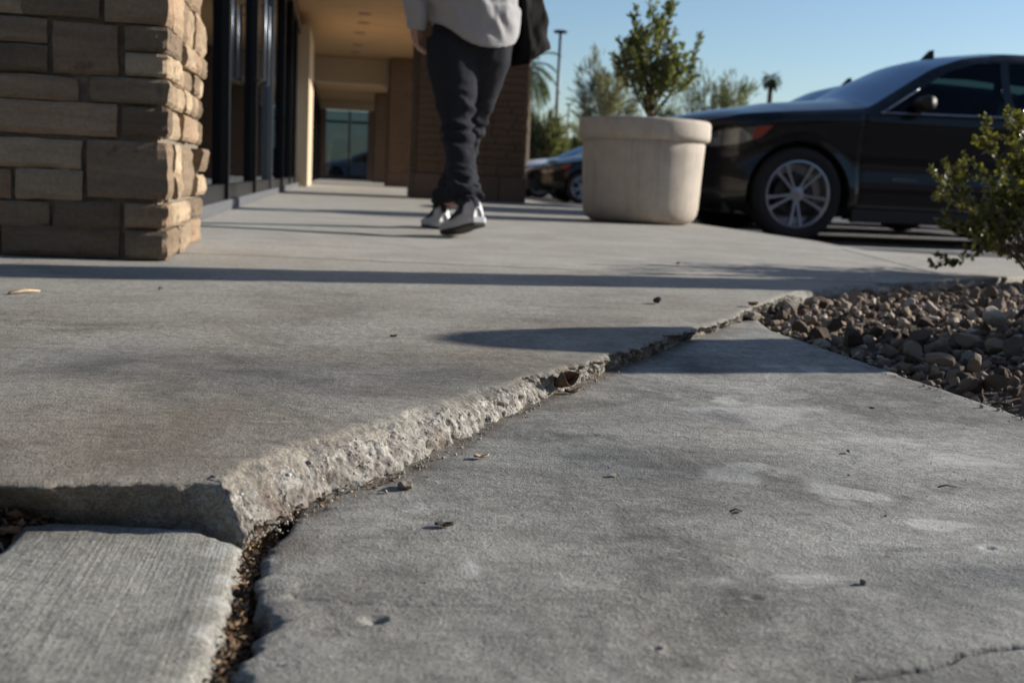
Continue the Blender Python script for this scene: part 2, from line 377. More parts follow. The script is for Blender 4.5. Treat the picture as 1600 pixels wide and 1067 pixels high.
# ================================================================== GROUND
def closed_normals(P):
    d = np.roll(P, -1, 0)-np.roll(P, 1, 0); n = np.stack([d[:, 1], -d[:, 0]], 1)
    return n/(np.linalg.norm(n, axis=1, keepdims=True)+1e-9)
def smooth_closed(A, k=3, it=1):
    for _ in range(it):
        A = sum(np.roll(A, s, 0) for s in range(-k, k+1))/(2*k+1)
    return A
def slab(name, segs, zf, mat, facemat, inset=.022, grid=None, detail=None, attrs=None, bottom=-.10, seed=0):
    """segs: list of (T points, B points or None, step, rough, round) running counter-clockwise; builds
    a slab whose rim is modelled as a broken or worn edge and whose top is a fine triangulated sheet."""
    T = []; B = []; RG = []; RD = []
    for (tp, bp, step, rough, rd) in segs:
        tp = np.array(tp, float)[:, :2]
        if bp is None: t_ = resample(tp, step); b_ = t_.copy()
        else:
            bp = np.array(bp, float)[:, :2]; both = np.hstack([tp, bp]); r = resample(both, step); t_ = r[:, :2]; b_ = r[:, 2:4]
        T.append(t_[:-1]); B.append(b_[:-1]); RG += [rough]*(len(t_)-1); RD += [rd]*(len(t_)-1)
    T = np.vstack(T); B = np.vstack(B); RG = np.array(RG); RD = np.array(RD); N = len(T)
    area = np.sum(T[:, 0]*np.roll(T[:, 1], -1)-np.roll(T[:, 0], -1)*T[:, 1])
    assert area > 0, name+' must run counter-clockwise'
    near = RG > -1
    T = smooth_closed(T, 2, 2); B = smooth_closed(B, 2, 2)
    RG = smooth_closed(RG[:, None], 6, 2)[:, 0]; RD = smooth_closed(RD[:, None], 3, 1)[:, 0]
    n = smooth_closed(closed_normals(T), 4, 2); n /= np.linalg.norm(n, axis=1, keepdims=True)+1e-9
    # chips bite the upper lip inwards
    chip = np.zeros(N)
    for i in range(N):
        p = (T[i, 0]*26+seed, T[i, 1]*26, seed); q = (T[i, 0]*9, T[i, 1]*9+seed, 3.1)
        chip[i] = RG[i]*(max(0, fbm(p, 5))*.010+max(0, fbm(q, 2)-.05)*.03)
    chip = np.minimum(chip, inset*.75)
    inner = T-n*(inset+chip[:, None]*.3)
    Tc = T-n*chip[:, None]
    zt = np.array([zf(x, y) for x, y in T]); zb = np.array([zlow(y) for x, y in B])
    if zt.mean() < -.01: zb = zt-.045
    rows = []; wts = []; face = []
    for k in (0, .35, .65, .85): rows.append((k, 't')); wts.append(k**2*.35)
    fr = [0, .04, .10, .17, .25, .33, .41, .49, .57, .65, .73, .81, .89, .96, 1.0]
    Vs = []; Ws = []
    for k, w in zip((0, .3, .6, .85), (0, .05, .2, .5)):
        xy = inner+(Tc-inner)*k; z = zt-(k**3)*RD*.5; Vs.append(np.column_stack([xy, z])); Ws.append(w)
    for f_ in fr:
        xy = Tc+(B-Tc)*f_+n*(RD*.6*min(1, f_*6))[:, None]*.6
        z = (zt-RD*.8)+(zb-(zt-RD*.8))*(f_**(1+.55*RG)); Vs.append(np.column_stack([xy, z])); Ws.append(.75+.25*min(1, f_*8))
    Vs.append(np.column_stack([B-n*.004, zb-.015])); Ws.append(.8)
    Vs.append(np.column_stack([B-n*.006, np.full(N, bottom)])); Ws.append(.3)
    K = len(Vs); V = np.stack(Vs, 0)
    for j in range(1, K):
        for i in range(N):
            a = RG[i]*Ws[j]
            if a < .01: continue
            x, y, z = V[j, i]; p = Vector((x, y, z))
            d = fbm(p*34+Vector((seed, 0, 0)), 6)*.0075-abs(fbm(p*90, 4))*.0085+.0012
            vd = noise.voronoi(p*75)[0]; d += (vd[1]-vd[0])*.0042-.0012
            d2 = fbm(p*60+Vector((9, 3, 1)), 4)*.0022
            V[j, i, 0] += n[i, 0]*d*a; V[j, i, 1] += n[i, 1]*d*a; V[j, i, 2] += (d2-.0006)*a*(1 if j < K-2 else 0)
    # top sheet
    ring = V[0, :, :2]; x0, y0 = ring.min(0); x1, y1 = ring.max(0)
    pts = []
    for (gx0, gx1, gy0, gy1, st) in (grid or []):
        gx, gy = np.meshgrid(np.arange(gx0, gx1, st), np.arange(gy0, gy1, st))
        gx = gx.ravel()+np.random.uniform(-.3, .3, gx.size)*st; gy = gy.ravel()+np.random.uniform(-.3, .3, gy.size)*st
        pts.append(np.column_stack([gx, gy]))
    if detail is not None: pts.append(detail)
    if pts:
        pts = np.vstack(pts); pts = pts[inpoly(pts[:, 0], pts[:, 1], ring)]
    else: pts = np.zeros((0, 2))
    allp = [Vector((float(a), float(b))) for a, b in np.vstack([ring, pts])]
    ov, oe, of, orig, *_ = delaunay_2d_cdt(allp, [], [list(range(N))], 1, 1e-6)
    # top vertices
    TV = np.array([(v.x, v.y) for v in ov]); zz = np.zeros(len(TV))
    isr = np.zeros(len(TV), bool)
    for k, o_ in enumerate(orig):
        if any(i < N for i in o_): isr[k] = True
    for k, (x, y) in enumerate(TV):
        zz[k] = zf(x, y)
        if not isr[k]: zz[k] += attrs['dz'](x, y) if attrs and 'dz' in attrs else 0
    base = len(TV); VV = np.vstack([np.column_stack([TV, zz]), V[1:].reshape(-1, 3)])
    ringidx = [None]*N
    for k, o_ in enumerate(orig):
        for i in o_:
            if i < N: ringidx[i] = k
    me = bpy.data.meshes.new(name)
    faces = [tuple(f) for f in of]; nt = len(faces)
    def vid(j, i): return ringidx[i] if j == 0 else base+(j-1)*N+i
    fm = []
    for j in range(K-1):
        for i in range(N):
            i2 = (i+1) % N
            a, b, c, d = vid(j, i), vid(j, i2), vid(j+1, i2), vid(j+1, i)
            if a is None or b is None: continue
            faces.append((a, d, c, b) if a != b else (a, d, c)); fm.append(0 if RG[i] < .6 or j < 3+(3+5*fbm((T[i, 0]*30, T[i, 1]*30, 9), 4)+2.5)*(1 if RG[i] > .8 else 0) else 1)
    me.from_pydata(VV.tolist(), [], faces)
    me.materials.append(mat); me.materials.append(facemat)
    mi = np.zeros(len(faces), dtype=np.int32); mi[nt:] = fm; me.polygons.foreach_set('material_index', mi)
    me.update(); me.shade_smooth()
    bm = bmesh.new(); bm.from_mesh(me); bmesh.ops.recalc_face_normals(bm, faces=bm.faces); bm.to_mesh(me); bm.free()
    for an in ('stain', 'dirt', 'dark_patch', 'crack'):
        if attrs and an in attrs:
            f = attrs[an]; at = me.attributes.new(an, 'FLOAT', 'POINT')
            at.data.foreach_set('value', np.array([f(v.co.x, v.co.y) for v in me.vertices], dtype=np.float32))
    return link(name, me)

# --- the raised slab: its rim follows the crack (traced where it really runs on the ground)
cr = [((352, 759), (378, 834)), ((372, 748), (390, 829)), ((400, 727), (410, 820)), ((425, 716), (432, 808)), ((450, 706), (455, 798)),
      ((490, 693), (497, 780)), ((525, 682), (533, 768)), ((560, 672), (568, 757)), ((600, 660), (605, 742)), ((640, 647), (647, 722)), ((675, 635), (682, 704)),
      ((715, 624), (722, 684)), ((750, 614), (757, 667)), ((790, 604), (797, 648)), ((825, 596), (832, 630)), ((865, 584), (870, 613)), ((900, 573), (905, 599)),
      ((935, 562), (942, 583)), ((965, 552), (972, 569)), ((1000, 542), (1008, 559)), ((1035, 530), (1040, 545)), ((1065, 519), (1070, 532)),
      ((1090, 515), (1096, 525)), ((1150, 494), (1158, 503)), ((1163, 486), (1168, 494)), ((1195, 473), (1202, 482)), ((1230, 460), (1238, 470))]
crT = [pz(*a)[:2] for a, b in cr]; crB = [plow(*b)[:2] for a, b in cr]
lf = [((0, 757), (0, 800)), ((78, 758), (98, 812)), ((156, 755), (195, 815)), ((250, 754), (270, 817)), ((313, 753), (330, 821)), ((352, 759), (378, 834))]
lfT = [pz(*a)[:2] for a, b in lf]; lfB = [plow(*b)[:2] for a, b in lf]
ge = [(1.36, 2.90), (1.62, 3.085)]                       # where slab edge meets the seam
def undul(x, y): return fbm((x*3, y*3, 0), 3)*.0016+fbm((x*13, y*13, 4), 3)*.0007
def gauss(x, y, cx, cy, rx, ry=None):
    ry = ry or rx; d = ((x-cx)/rx)**2+((y-cy)/ry)**2
    return math.exp(-d) if d < 9 else 0
up_stains = [(*pz(x, y)[:2], rx, ry, a) for (x, y, rx, ry, a) in [(240, 660, .03, .012, .5), (430, 640, .05, .03, .25), (60, 560, .12, .05, .15)]]
def up_dark(x, y):  # uneven darker patches on the raised slab
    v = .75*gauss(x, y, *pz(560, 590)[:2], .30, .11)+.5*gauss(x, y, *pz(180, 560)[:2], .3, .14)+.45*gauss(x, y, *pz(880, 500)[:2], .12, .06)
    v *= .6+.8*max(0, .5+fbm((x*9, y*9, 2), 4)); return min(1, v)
up_br = [(*pz(x, y)[:2], rx, ry, a) for x, y, rx, ry, a in [(110, 640, .07, .04, .42), (60, 490, .12, .06, .3), (330, 600, .06, .05, .3), (20, 700, .05, .03, .35), (520, 560, .09, .04, .22), (250, 720, .04, .015, .3)]]
def up_dirt(x, y): return min(.6, sum(a*gauss(x, y, cx, cy, rx, ry) for cx, cy, rx, ry, a in up_br)*(.3+1.4*max(0, .5+fbm((x*26, y*26, 3), 5))))
segsA = [([(-3, .93), (-1.2, .93), lfT[0]], [(-3, .94), (-1.2, .94), lfB[0]], .03, .2, .003),
         (lfT, lfB, .0018, .4, .003), (crT, crB, .0018, 1.0, .004),
         ([crT[-1]]+ge, [crB[-1]]+[(a+.01, b-.01) for a, b in ge], .006, .6, .006),
         ([ge[-1], (-.35, 3.30), (-3, 3.30), (-3, .93)], None, .03, .02, .004)]
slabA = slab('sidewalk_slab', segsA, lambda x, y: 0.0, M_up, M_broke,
             grid=[(-.5, .5, .89, 1.6, .011), (-1.0, 1.4, 1.6, 3.3, .03), (-3, -.5, .9, 3.3, .12)], seed=1.3,
             attrs=dict(dz=undul, stain=lambda x, y: min(1, sum(a*gauss(x, y, cx, cy, rx, ry)*(.5+.9*abs(fbm((x*60, y*60, 1), 4))) for cx, cy, rx, ry, a in up_stains)), dark_patch=up_dark, dirt=up_dirt))
tag(slabA, 'raised grey sidewalk slab whose broken edge stands proud of its neighbours', kind='structure')

# --- the sunken slab on the right
gapR = [plow(*p)[:2] for p in [(372, 1095), (380, 1050), (384, 1010), (397, 985), (405, 950), (399, 925), (409, 900), (414, 868), (420, 850)]]
under = [crB[1]+np.array([.006, -.012])]+[b+np.array([-.015, .010]) for b in crB[4:-3]]
under = [np.array(gapR[-1])+np.array([.010, .012])]+[b+np.array([-.012, .008]) for b in crB[5:-3]]
crk = [plow(*p)[:2] for p in [(1290, 1075), (1350, 1058), (1420, 1048), (1470, 1038), (1500, 1026), (1532, 1012), (1560, 1013), (1640, 1006), (1800, 985)]]
crk = resample(crk, .0025)
crkj = np.array([[x+fbm((x*50, y*50, 0), 4)*.004, y+fbm((x*50, y*50, 7), 4)*.004] for x, y in crk])
pits = [(*plow(585, 968)[:2], .0075, .0035), (*plow(1143, 801)[:2], .005, .002), (*plow(1545, 857)[:2], .0055, .002), (*plow(1480, 762)[:2], .011, .0015),
        (*plow(1500, 663)[:2], .013, .0012), (*plow(1025, 1012)[:2], .003, .002), (*plow(930, 560+120)[:2], .004, .001), (*plow(1178, 934)[:2], .006, .0015)]
groove2 = resample([plow(*p)[:2] for p in [(412, 928), (520, 938), (640, 945), (760, 948)]], .003)
def low_dz(x, y):
    z = undul(x, y)*1.2
    for cx, cy, r, d in pits:
        q = math.hypot(x-cx, (y-cy)*1.3)/r
        if q < 3: z += -d*math.exp(-q*q*1.6)+d*.35*math.exp(-(q-1.6)**2*4)
    if y < .75:
        d = np.min(np.hypot(crkj[:, 0]-x, crkj[:, 1]-y))
        if d < .02: z -= .006*math.exp(-(d/.0020)**2)*(1 if x > .33 else .5)
        d = np.min(np.hypot(groove2[:, 0]-x, groove2[:, 1]-y))
        if d < .02: z -= .0012*math.exp(-(d/.003)**2)
    return z
det = []
for q in np.linspace(-.008, .008, 13): det.append(crkj+np.array([q*.3, q]))
for cx, cy, r, d in pits:
    for k in range(260):
        a = random.random()*2*PI; rr = random.random()*r*3; det.append(np.array([[cx+rr*math.cos(a), cy+rr*math.sin(a)]]))
for q in np.linspace(-.006, .006, 7): det.append(groove2+np.array([0, q]))
det = np.vstack(det)
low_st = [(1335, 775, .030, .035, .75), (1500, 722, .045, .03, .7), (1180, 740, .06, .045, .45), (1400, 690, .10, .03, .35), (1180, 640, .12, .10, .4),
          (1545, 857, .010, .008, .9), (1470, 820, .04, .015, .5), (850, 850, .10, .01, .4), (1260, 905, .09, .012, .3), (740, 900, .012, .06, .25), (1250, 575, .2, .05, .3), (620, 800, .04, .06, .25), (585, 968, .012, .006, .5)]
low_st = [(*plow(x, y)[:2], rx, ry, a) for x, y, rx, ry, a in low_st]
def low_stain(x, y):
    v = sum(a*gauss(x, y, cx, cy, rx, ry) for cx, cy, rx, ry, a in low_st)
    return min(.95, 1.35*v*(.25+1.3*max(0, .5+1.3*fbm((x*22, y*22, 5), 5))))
def low_shade(x, y):  # soft shadows painted into the slab colour, plus darkening along the crack
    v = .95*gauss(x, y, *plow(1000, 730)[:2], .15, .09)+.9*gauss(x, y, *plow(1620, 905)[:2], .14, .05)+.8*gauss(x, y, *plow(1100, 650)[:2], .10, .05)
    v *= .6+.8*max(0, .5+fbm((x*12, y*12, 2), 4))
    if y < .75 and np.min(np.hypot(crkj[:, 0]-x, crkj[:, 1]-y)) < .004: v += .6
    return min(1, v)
def low_crack(x, y):
    if y > .75: return 0
    d = np.min(np.hypot(crkj[:, 0]-x, crkj[:, 1]-y)); return math.exp(-(d/.0013)**2)*(1 if x > .31 else .5)
crBa = resample([np.append(b, 0) for b in crB[1:22]], .008)[:, :2]
def low_dirt(x, y):
    d = np.min(np.hypot(crBa[:, 0]-x, crBa[:, 1]-y)); w = .026 if y < 1.2 else .018
    v = 1.15*math.exp(-(d/w)**2)*(.35+1.1*max(0, .5+fbm((x*40, y*40, 1), 5)))
    v += .8*gauss(x, y, *plow(445, 850)[:2], .022, .028)
    for q in gapR: v += .12*gauss(x, y, q[0], q[1], .006, .02)
    return min(1, v)
top = crB[-3]
segsR = [([gapR[0]]+gapR[1:], None, .0018, 1.0, .002), ([gapR[-1]]+under, None, .01, .1, .003),
         ([under[-1], (.90, 2.30), (.86, 2.10)], None, .01, .2, .004),
         ([(.86, 2.10), (.885, 1.70), (.905, 1.37), (.92, .6), (.95, -2.5)], None, .006, .3, .005),
         ([(.95, -2.5), (-.03, -2.5), (-.04, .4), gapR[0]], None, .03, .05, .004)]
segsR[3] = ([(.86, 2.10), (.885, 1.70), (.905, 1.37), (.92, .6), (.95, -2.5)], None, .006, .3, .005)
# run counter-clockwise
segsR = [(s[0][::-1], None, *s[2:]) for s in segsR[::-1]]
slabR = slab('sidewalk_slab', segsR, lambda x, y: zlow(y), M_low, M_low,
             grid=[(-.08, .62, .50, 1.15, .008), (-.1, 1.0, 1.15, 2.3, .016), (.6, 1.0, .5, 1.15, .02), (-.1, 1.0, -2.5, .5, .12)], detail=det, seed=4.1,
             attrs=dict(dz=low_dz, stain=low_stain, dark_patch=low_shade, dirt=low_dirt, crack=low_crack))
tag(slabR, 'large sunken slab in the foreground with pale scuffs and a hairline crack', kind='structure')
# --- the sunken slab bottom left, worn corner, broomed finish
L0 = [plow(*p)[:2] for p in [(322, 1095), (330, 1045), (333, 1010), (341, 975), (357, 940), (363, 905), (371, 878), (377, 860), (374, 846), (350, 836), (325, 826), (250, 819), (130, 815), (60, 815), (28, 817), (10, 838), (0, 853)]]
segsL = [(L0, None, .002, .75, .005), ([L0[-1], (-.31, .45), (-.34, -2.5)], None, .03, .1, .004), ([(-.34, -2.5), (-.055, -2.5), (-.060, .4), L0[0]], None, .03, .1, .004)]
chipc = [(*plow(x, y)[:2], r, d) for x, y, r, d in [(345, 855, .006, .002), (350, 905, .006, .0016), (338, 940, .007, .002), (318, 985, .007, .002), (335, 868, .006, .002)]]
def left_dz(x, y):
    z = undul(x, y)
    for cx, cy, r, d in chipc:
        q = math.hypot(x-cx, y-cy)/r
        if q < 3: z += -d*math.exp(-q*q)*(1+fbm((x*200, y*200, 0), 3))
    return z
slabL = slab('sidewalk_slab', segsL, lambda x, y: zlow(y)+.001, M_left, M_left, grid=[(-.3, -.05, .5, .9, .006), (-.34, -.05, -2.5, .5, .1)], seed=8.8,
             attrs=dict(dz=left_dz, stain=lambda x, y: min(1, .75*sum(gauss(x, y, cx, cy, r*1.8) for cx, cy, r, d in chipc)*(.5+abs(fbm((x*80, y*80, 0), 4)))),
                        dirt=lambda x, y: .6*gauss(x, y, *plow(60, 830)[:2], .03, .012)*(.4+abs(fbm((x*80, y*80, 0), 4)))))
tag(slabL, 'broom finished sunken slab with a worn rounded corner', kind='structure')
def prism(name, P, z0, z1, mat, bevel=.004, parent=None, **k):
    n = len(P); V = [(x, y, z1) for x, y in P]+[(x, y, z0) for x, y in P]
    Fc = [tuple(range(n)), tuple(range(2*n-1, n-1, -1))]+[(i, i+n, (i+1) % n+n, (i+1) % n) for i in range(n)]
    mb = MB(); mb.add(V, Fc); o = mb.build(name, mat, parent, bevel=bevel)
    return tag(o, **k) if k else o
prism('sidewalk_slab', [(-3, -2.5), (-.355, -2.5), (-.325, .45), (-.262, .80), (-.262, .885), (-3, .90)], -.1, -.036, M_left, .004, kind='structure')
# --- the rest of the walkway: separate slabs with sawn joints
J = .004
prism('sidewalk_slab', [(-.72, 3.30+J*2), (-.35, 3.30+J*2), (1.62, 3.095), (1.98, 3.32), (2.36, 4.985), (-.72, 5.0)], -.2, 0, M_walk, .003, kind='structure')
prism('sidewalk_slab', [(1.98+J*2, 3.325), (2.42, 3.62), (3.2, 3.95), (6, 4.6), (6, 5.0), (4.0, 4.85), (3.15, 4.76), (2.86, 4.80), (2.62, 4.93), (2.50, 5.0), (2.36+J*2, 4.985)], -.2, 0, M_walk, .008, kind='structure')
ys = [5.0]
while ys[-1] < 44: ys.append(ys[-1]+2.45)
for a, b in zip(ys[:-1], ys[1:]):
    P = [(-.72, a+J), (2.50, a+J), (2.52, a+.3), (2.60, a+.8), (2.62, b-J), (-.72, b-J)] if a == 5.0 else [(-.72, a+J), (2.62, a+J), (2.62, b-J), (-.72, b-J)]
    prism('sidewalk_slab', P, -.2, 0, M_walk, .006, kind='structure')
prism('subgrade', [(-3, -3), (1.1, -3), (1.1, 3.3), (-3, 3.3)], -.3, -.085, M_soil, 0, kind='structure')
# asphalt, striping, far ground
mesh('desert_ground', [(-600, -300, -.35), (600, -300, -.35), (600, 900, -.35), (-600, 900, -.35)], [(0, 1, 2, 3)], M_soil)['kind'] = 'structure'
prism('parking_lot', [(-60, -60), (160, -60), (160, 130), (-60, 130)], -.34, -.15, M_asph, 0, kind='structure')
k_ = 0
for Y in (8.45, 11.35, 14.15, 16.95, 19.75, 22.3, 25.15, 28, 30.8, 33.6):
    s_ = prism('parking_line', [(3.1, Y-.05), (8.2, Y-.05), (8.2, Y+.05), (3.1, Y+.05)], -.1495, -.146, M_line, 0, kind='structure')

# ================================================================== GRAVEL BED
gp = [(.93, -2.5), (.935, .6), (.915, 1.37), (.895, 1.7), (.875, 2.12), (.87, 2.33), (1.12, 2.62), (1.37, 2.89), (1.63, 3.08), (2.0, 3.31), (2.43, 3.61), (3.2, 3.94), (6, 4.59), (6, -2.5)]
gpa = np.array(gp)
def edged(x, y):
    d = 9.
    for i in range(len(gpa)-2):
        a = gpa[i]; b = gpa[i+1]; ab = b-a; q = np.array([x, y])-a; tt = min(1, max(0, q@ab/(ab@ab))); d = min(d, np.hypot(*(q-ab*tt)))
    return d
def soilz(x, y): return -.050+.012*min(1, max(0, (y-1.9)/.8))+.050*(1-math.exp(-edged(x, y)/.4))+fbm((x*4, y*4, 1), 3)*.010
gx = np.concatenate([np.arange(.86, 2.8, .05), np.arange(2.8, 6.05, .2)]); gy = np.concatenate([np.arange(-2.5, .6, .25), np.arange(.6, 4.7, .05)])
V = [(x, y, soilz(x, y) if inpoly(x, y, gp) else -.09) for y in gy for x in gx]; nx = len(gx)
bed = mesh('gravel_bed', V, [(j*nx+i, j*nx+i+1, (j+1)*nx+i+1, (j+1)*nx+i) for j in range(len(gy)-1) for i in range(nx-1)], M_soil, None, True)
bed['kind'] = 'structure'
def rock_proto(seed, sub):
    bm = bmesh.new(); bmesh.ops.create_icosphere(bm, subdivisions=sub, radius=1)
    rr = random.Random(seed); cuts = [Vector((rr.gauss(0, 1), rr.gauss(0, 1), rr.gauss(0, 1))).normalized() for _ in range(9)]
    ds = [rr.uniform(.32, .68) for _ in cuts]
    for v in bm.verts:
        p = v.co.copy()
        for c_, d_ in zip(cuts, ds):
            e = p.dot(c_)-d_
            if e > 0: p -= c_*e*.92
        p *= 1+fbm(p*2.2+Vector((seed, 0, 0)), 3)*.22+abs(fbm(p*6, 3))*.07
        v.co = p
    V = np.array([v.co[:] for v in bm.verts]); Fa = np.array([[v.index for v in f.verts] for f in bm.faces]); bm.free()
    return V, Fa
protos = [rock_proto(s, 2) for s in range(14)]
protolo = [rock_proto(s, 1) for s in range(14)]
pm = []
for V, Fa in protos:
    me = bpy.data.meshes.new('rock'); me.from_pydata(V.tolist(), [], Fa.tolist()); me.update(); me.materials.append(M_rock); pm.append(me)
def rotm():
    q = Vector((random.gauss(0, 1), random.gauss(0, 1), random.gauss(0, 1))).normalized()
    return Matrix.Rotation(random.uniform(0, 2*PI), 3, q)
rocks = []
occ = {}
def tryrock(x, y, r, lay):
    key = (int(x/.06), int(y/.06))
    for a in (-1, 0, 1):
        for b in (-1, 0, 1):
            for (X, Y, Rr, L) in occ.get((key[0]+a, key[1]+b), ()):
                if L == lay and math.hypot(X-x, Y-y) < (Rr+r)*.66: return
    occ.setdefault(key, []).append((x, y, r, lay)); rocks.append((x, y, r, lay))
for k in range(58000):
    if k < 40000: x = random.uniform(.87, 2.9); y = random.uniform(.6, 3.9)
    else: x = random.uniform(.9, 6); y = random.uniform(-2.4, 4.6)
    if not inpoly(x, y, gp): continue
    e = edged(x, y)
    r = min(.026, .0098*math.exp(random.gauss(0, .42)))*(1.0 if k % 14 else 1.5)
    if k >= 40000: r *= 1.7
    if e < r*.8: continue
    tryrock(x, y, r, 0 if k % 3 else 1)
vis = []
for i, (x, y, r, L) in enumerate(rocks):
    z = soilz(x, y)+r*(.30 if L == 0 else 1.0)
    v = np.array([x, y, z])-C_; dep = v@W_; px = 800+F*(v@R_)/dep if dep > .1 else -1
    vis.append((r/dep if 0 < px < 1640 and y > 1.0 else -1, i, z))
big = set(i for s, i, z in sorted(vis, reverse=True)[:290])
SV = []; SF = []; off = 0
for s, i, z in vis:
    x, y, r, L = rocks[i]; A = rotm(); sc = (r*random.uniform(.85, 1.3), r*random.uniform(.85, 1.2), r*random.uniform(.6, .95)); k = random.randrange(14)
    Mx = Matrix.Diagonal(sc)@A if False else Matrix.Rotation(random.uniform(0, 2*PI), 3, 'Z')@Matrix.Diagonal(sc)@A
    if i in big:
        o = bpy.data.objects.new('rock', pm[k]); COL.objects.link(o); o.parent = bed
        o.matrix_local = Matrix.Translation((x, y, z))@Mx.to_4x4()
    else:
        V, Fa = (protos if s > .006 else protolo)[k]
        SV.append(V@np.array(Mx).T+np.array([x, y, z])); SF.append(Fa+off); off += len(V)
o = np_mesh('gravel', np.vstack(SV), np.vstack(SF), M_rock, bed); o['kind'] = 'stuff'

# ================================================================== STONE PIER (left) : every stone an object
pier = empty('stone_pier', (-.85, 3.35, 0), label='tan ledgestone corner pier beside the shop windows, front face in shade', cat='pier')
PY = 2.97; PX = -.42
pier_loc = Vector(pier.location)
def stone(x0, x1, z0, z1, axis, plane, sgn, depth, parent, org, mat, nx=9, nz=6, seed=0, rough=.006, wrap=0.0):
    """rock-faced stone; axis 'y' front faces -Y (sgn -1), axis 'x' front faces +X (sgn 1)"""
    w = x1-x0; h = z1-z0; V = []; r = min(.0045, h*.07)
    for j in range(nz+1):
        for i in range(nx+1):
            u = i/nx; v = j/nz; a = x0+w*u; b = z0+h*v
            eu = min(u, 1-u)*w; ev = min(v, 1-v)*h
            d = 0
            for e in (eu, ev):
                if e < r: d += r-math.sqrt(max(0, r*r-(r-e)**2))
            if eu < 1e-6 or ev < 1e-6: d += r*.5
            n3 = fbm((a*14+seed, b*14, plane*9), 4)*rough+fbm((a*45, b*45+seed, 1), 3)*rough*.45
            a2 = a+fbm((a*20, b*20, seed), 3)*.003; b2 = b+fbm((a*18, b*18+5, seed), 3)*.003
            f = plane+sgn*(n3-d)
            V.append((a2, f, b2) if axis == 'y' else (f, a2, b2))
    n0 = len(V); idx = lambda i, j: j*(nx+1)+i  # front grid
    Fc = [(idx(i, j), idx(i+1, j), idx(i+1, j+1), idx(i, j+1)) for j in range(nz) for i in range(nx)]
    ringi = [idx(i, 0) for i in range(nx)]+[idx(nx, j) for j in range(nz)]+[idx(i, nz) for i in range(nx, 0, -1)]+[idx(0, j) for j in range(nz, 0, -1)]
    for k in ringi:
        q = list(V[k]); ax = 1 if axis == 'y' else 0; q[ax] = plane-sgn*depth; V.append(tuple(q))
    m = len(ringi)
    for k in range(m): Fc.append((ringi[k], n0+k, n0+(k+1) % m, ringi[(k+1) % m]))
    V = [(v[0]-org[0], v[1]-org[1], v[2]-org[2]) for v in V]
    o = mesh('stone', V, Fc, mat, parent, False); return o
def cornerstone(x0, y1, z0, z1, parent, org, mat, px, py, seed):
    """L-shaped end stone showing both faces of the corner: front from x0 to px, side from py to y1"""
    nz = 7; fx = 7; sy = 5; h = z1-z0; r = min(.0045, h*.07); V = []
    path = [(x0+(px-x0)*i/fx, py, 0) for i in range(fx)]+[(px, py, 1)]+[(px, py+(y1-py)*i/sy, 2) for i in range(1, sy+1)]
    L = len(path)
    for j in range(nz+1):
        v = j/nz; ev = min(v, 1-v)*h; b = z0+h*v
        dv = (r-math.sqrt(max(0, r*r-(r-ev)**2)) if ev < r else 0)+(r*.5 if ev < 1e-6 else 0)
        for i, (a, c_, k) in enumerate(path):
            n3 = fbm((a*14+seed, b*14, c_*14), 4)*.006+fbm((a*50, b*50, c_*50+seed), 3)*.0035
            d = dv+(r*1.4 if i in (0, L-1) else 0)
            if k == 0: V.append((a, c_-n3+d, b))
            elif k == 1: V.append((a+n3*1.2-d-.003, c_-n3*1.2+d+.003, b))
            else: V.append((a+n3-d, c_, b))
    Fc = [(j*L+i, j*L+i+1, (j+1)*L+i+1, (j+1)*L+i) for j in range(nz) for i in range(L-1)]
    n0 = len(V)
    ringi = [i for i in range(L-1)]+[j*L+L-1 for j in range(nz)]+[nz*L+i for i in range(L-1, 0, -1)]+[j*L for j in range(nz, 0, -1)]
    for k in ringi:
        q = V[k]; V.append((min(q[0], px-.05), max(q[1], py+.05), q[2]))
    m = len(ringi)
    for k in range(m): Fc.append((ringi[k], n0+k, n0+(k+1) % m, ringi[(k+1) % m]))
    V = [(v[0]-org[0], v[1]-org[1], v[2]-org[2]) for v in V]
    return mesh('stone', V, Fc, mat, parent, False)
# front stones traced on the face of the pier: (xl, xr, ytop, ybottom) where the sight lines meet its plane
fs = [(-90, 30, -32, 14), (34, 152, -30, 22), (-80, 70, 26, 60), (-70, 71, 69, 106), (83, 181, 39, 113), (-100, 119, 117, 150), (-60, 180, 159, 206),
      (-90, 124, 217, 258), (-60, 13, 266, 307), (25, 125, 267, 309), (-90, 73, 316, 349), (84, 185, 318, 357), (3, 183, 357, 401), (-110, -6, 352, 399)]
cs = [(165, -32, 35), (196, 44, 78), (197, 86, 117), (141, 126, 160), (192, 170, 210), (137, 225, 309), (196, 322, 354), (197, 364, 406)]
for k, (a, b, c_, d_) in enumerate(fs):
    p = pY((a+b)/2, c_, PY); q = pY((a+b)/2, d_, PY); l = pY(a, (c_+d_)/2, PY)[0]; r_ = pY(b, (c_+d_)/2, PY)[0]
    stone(l-.003, r_+.003, max(.004, q[2]-.004), p[2]+.004, 'y', PY+random.uniform(-.004, .004), -1, .06, pier, pier_loc, M_stone, seed=k*3.3)
YS = PY+.86
cz = []
for k, (a, c_, d_) in enumerate(cs):
    p = pY(230, c_, PY); q = pY(230, d_, PY); l = pY(a, (c_+d_)/2, PY)[0]
    cz.append((max(.004, q[2]-.004), p[2]+.004, l-.003))
cz.sort()
random.seed(21)
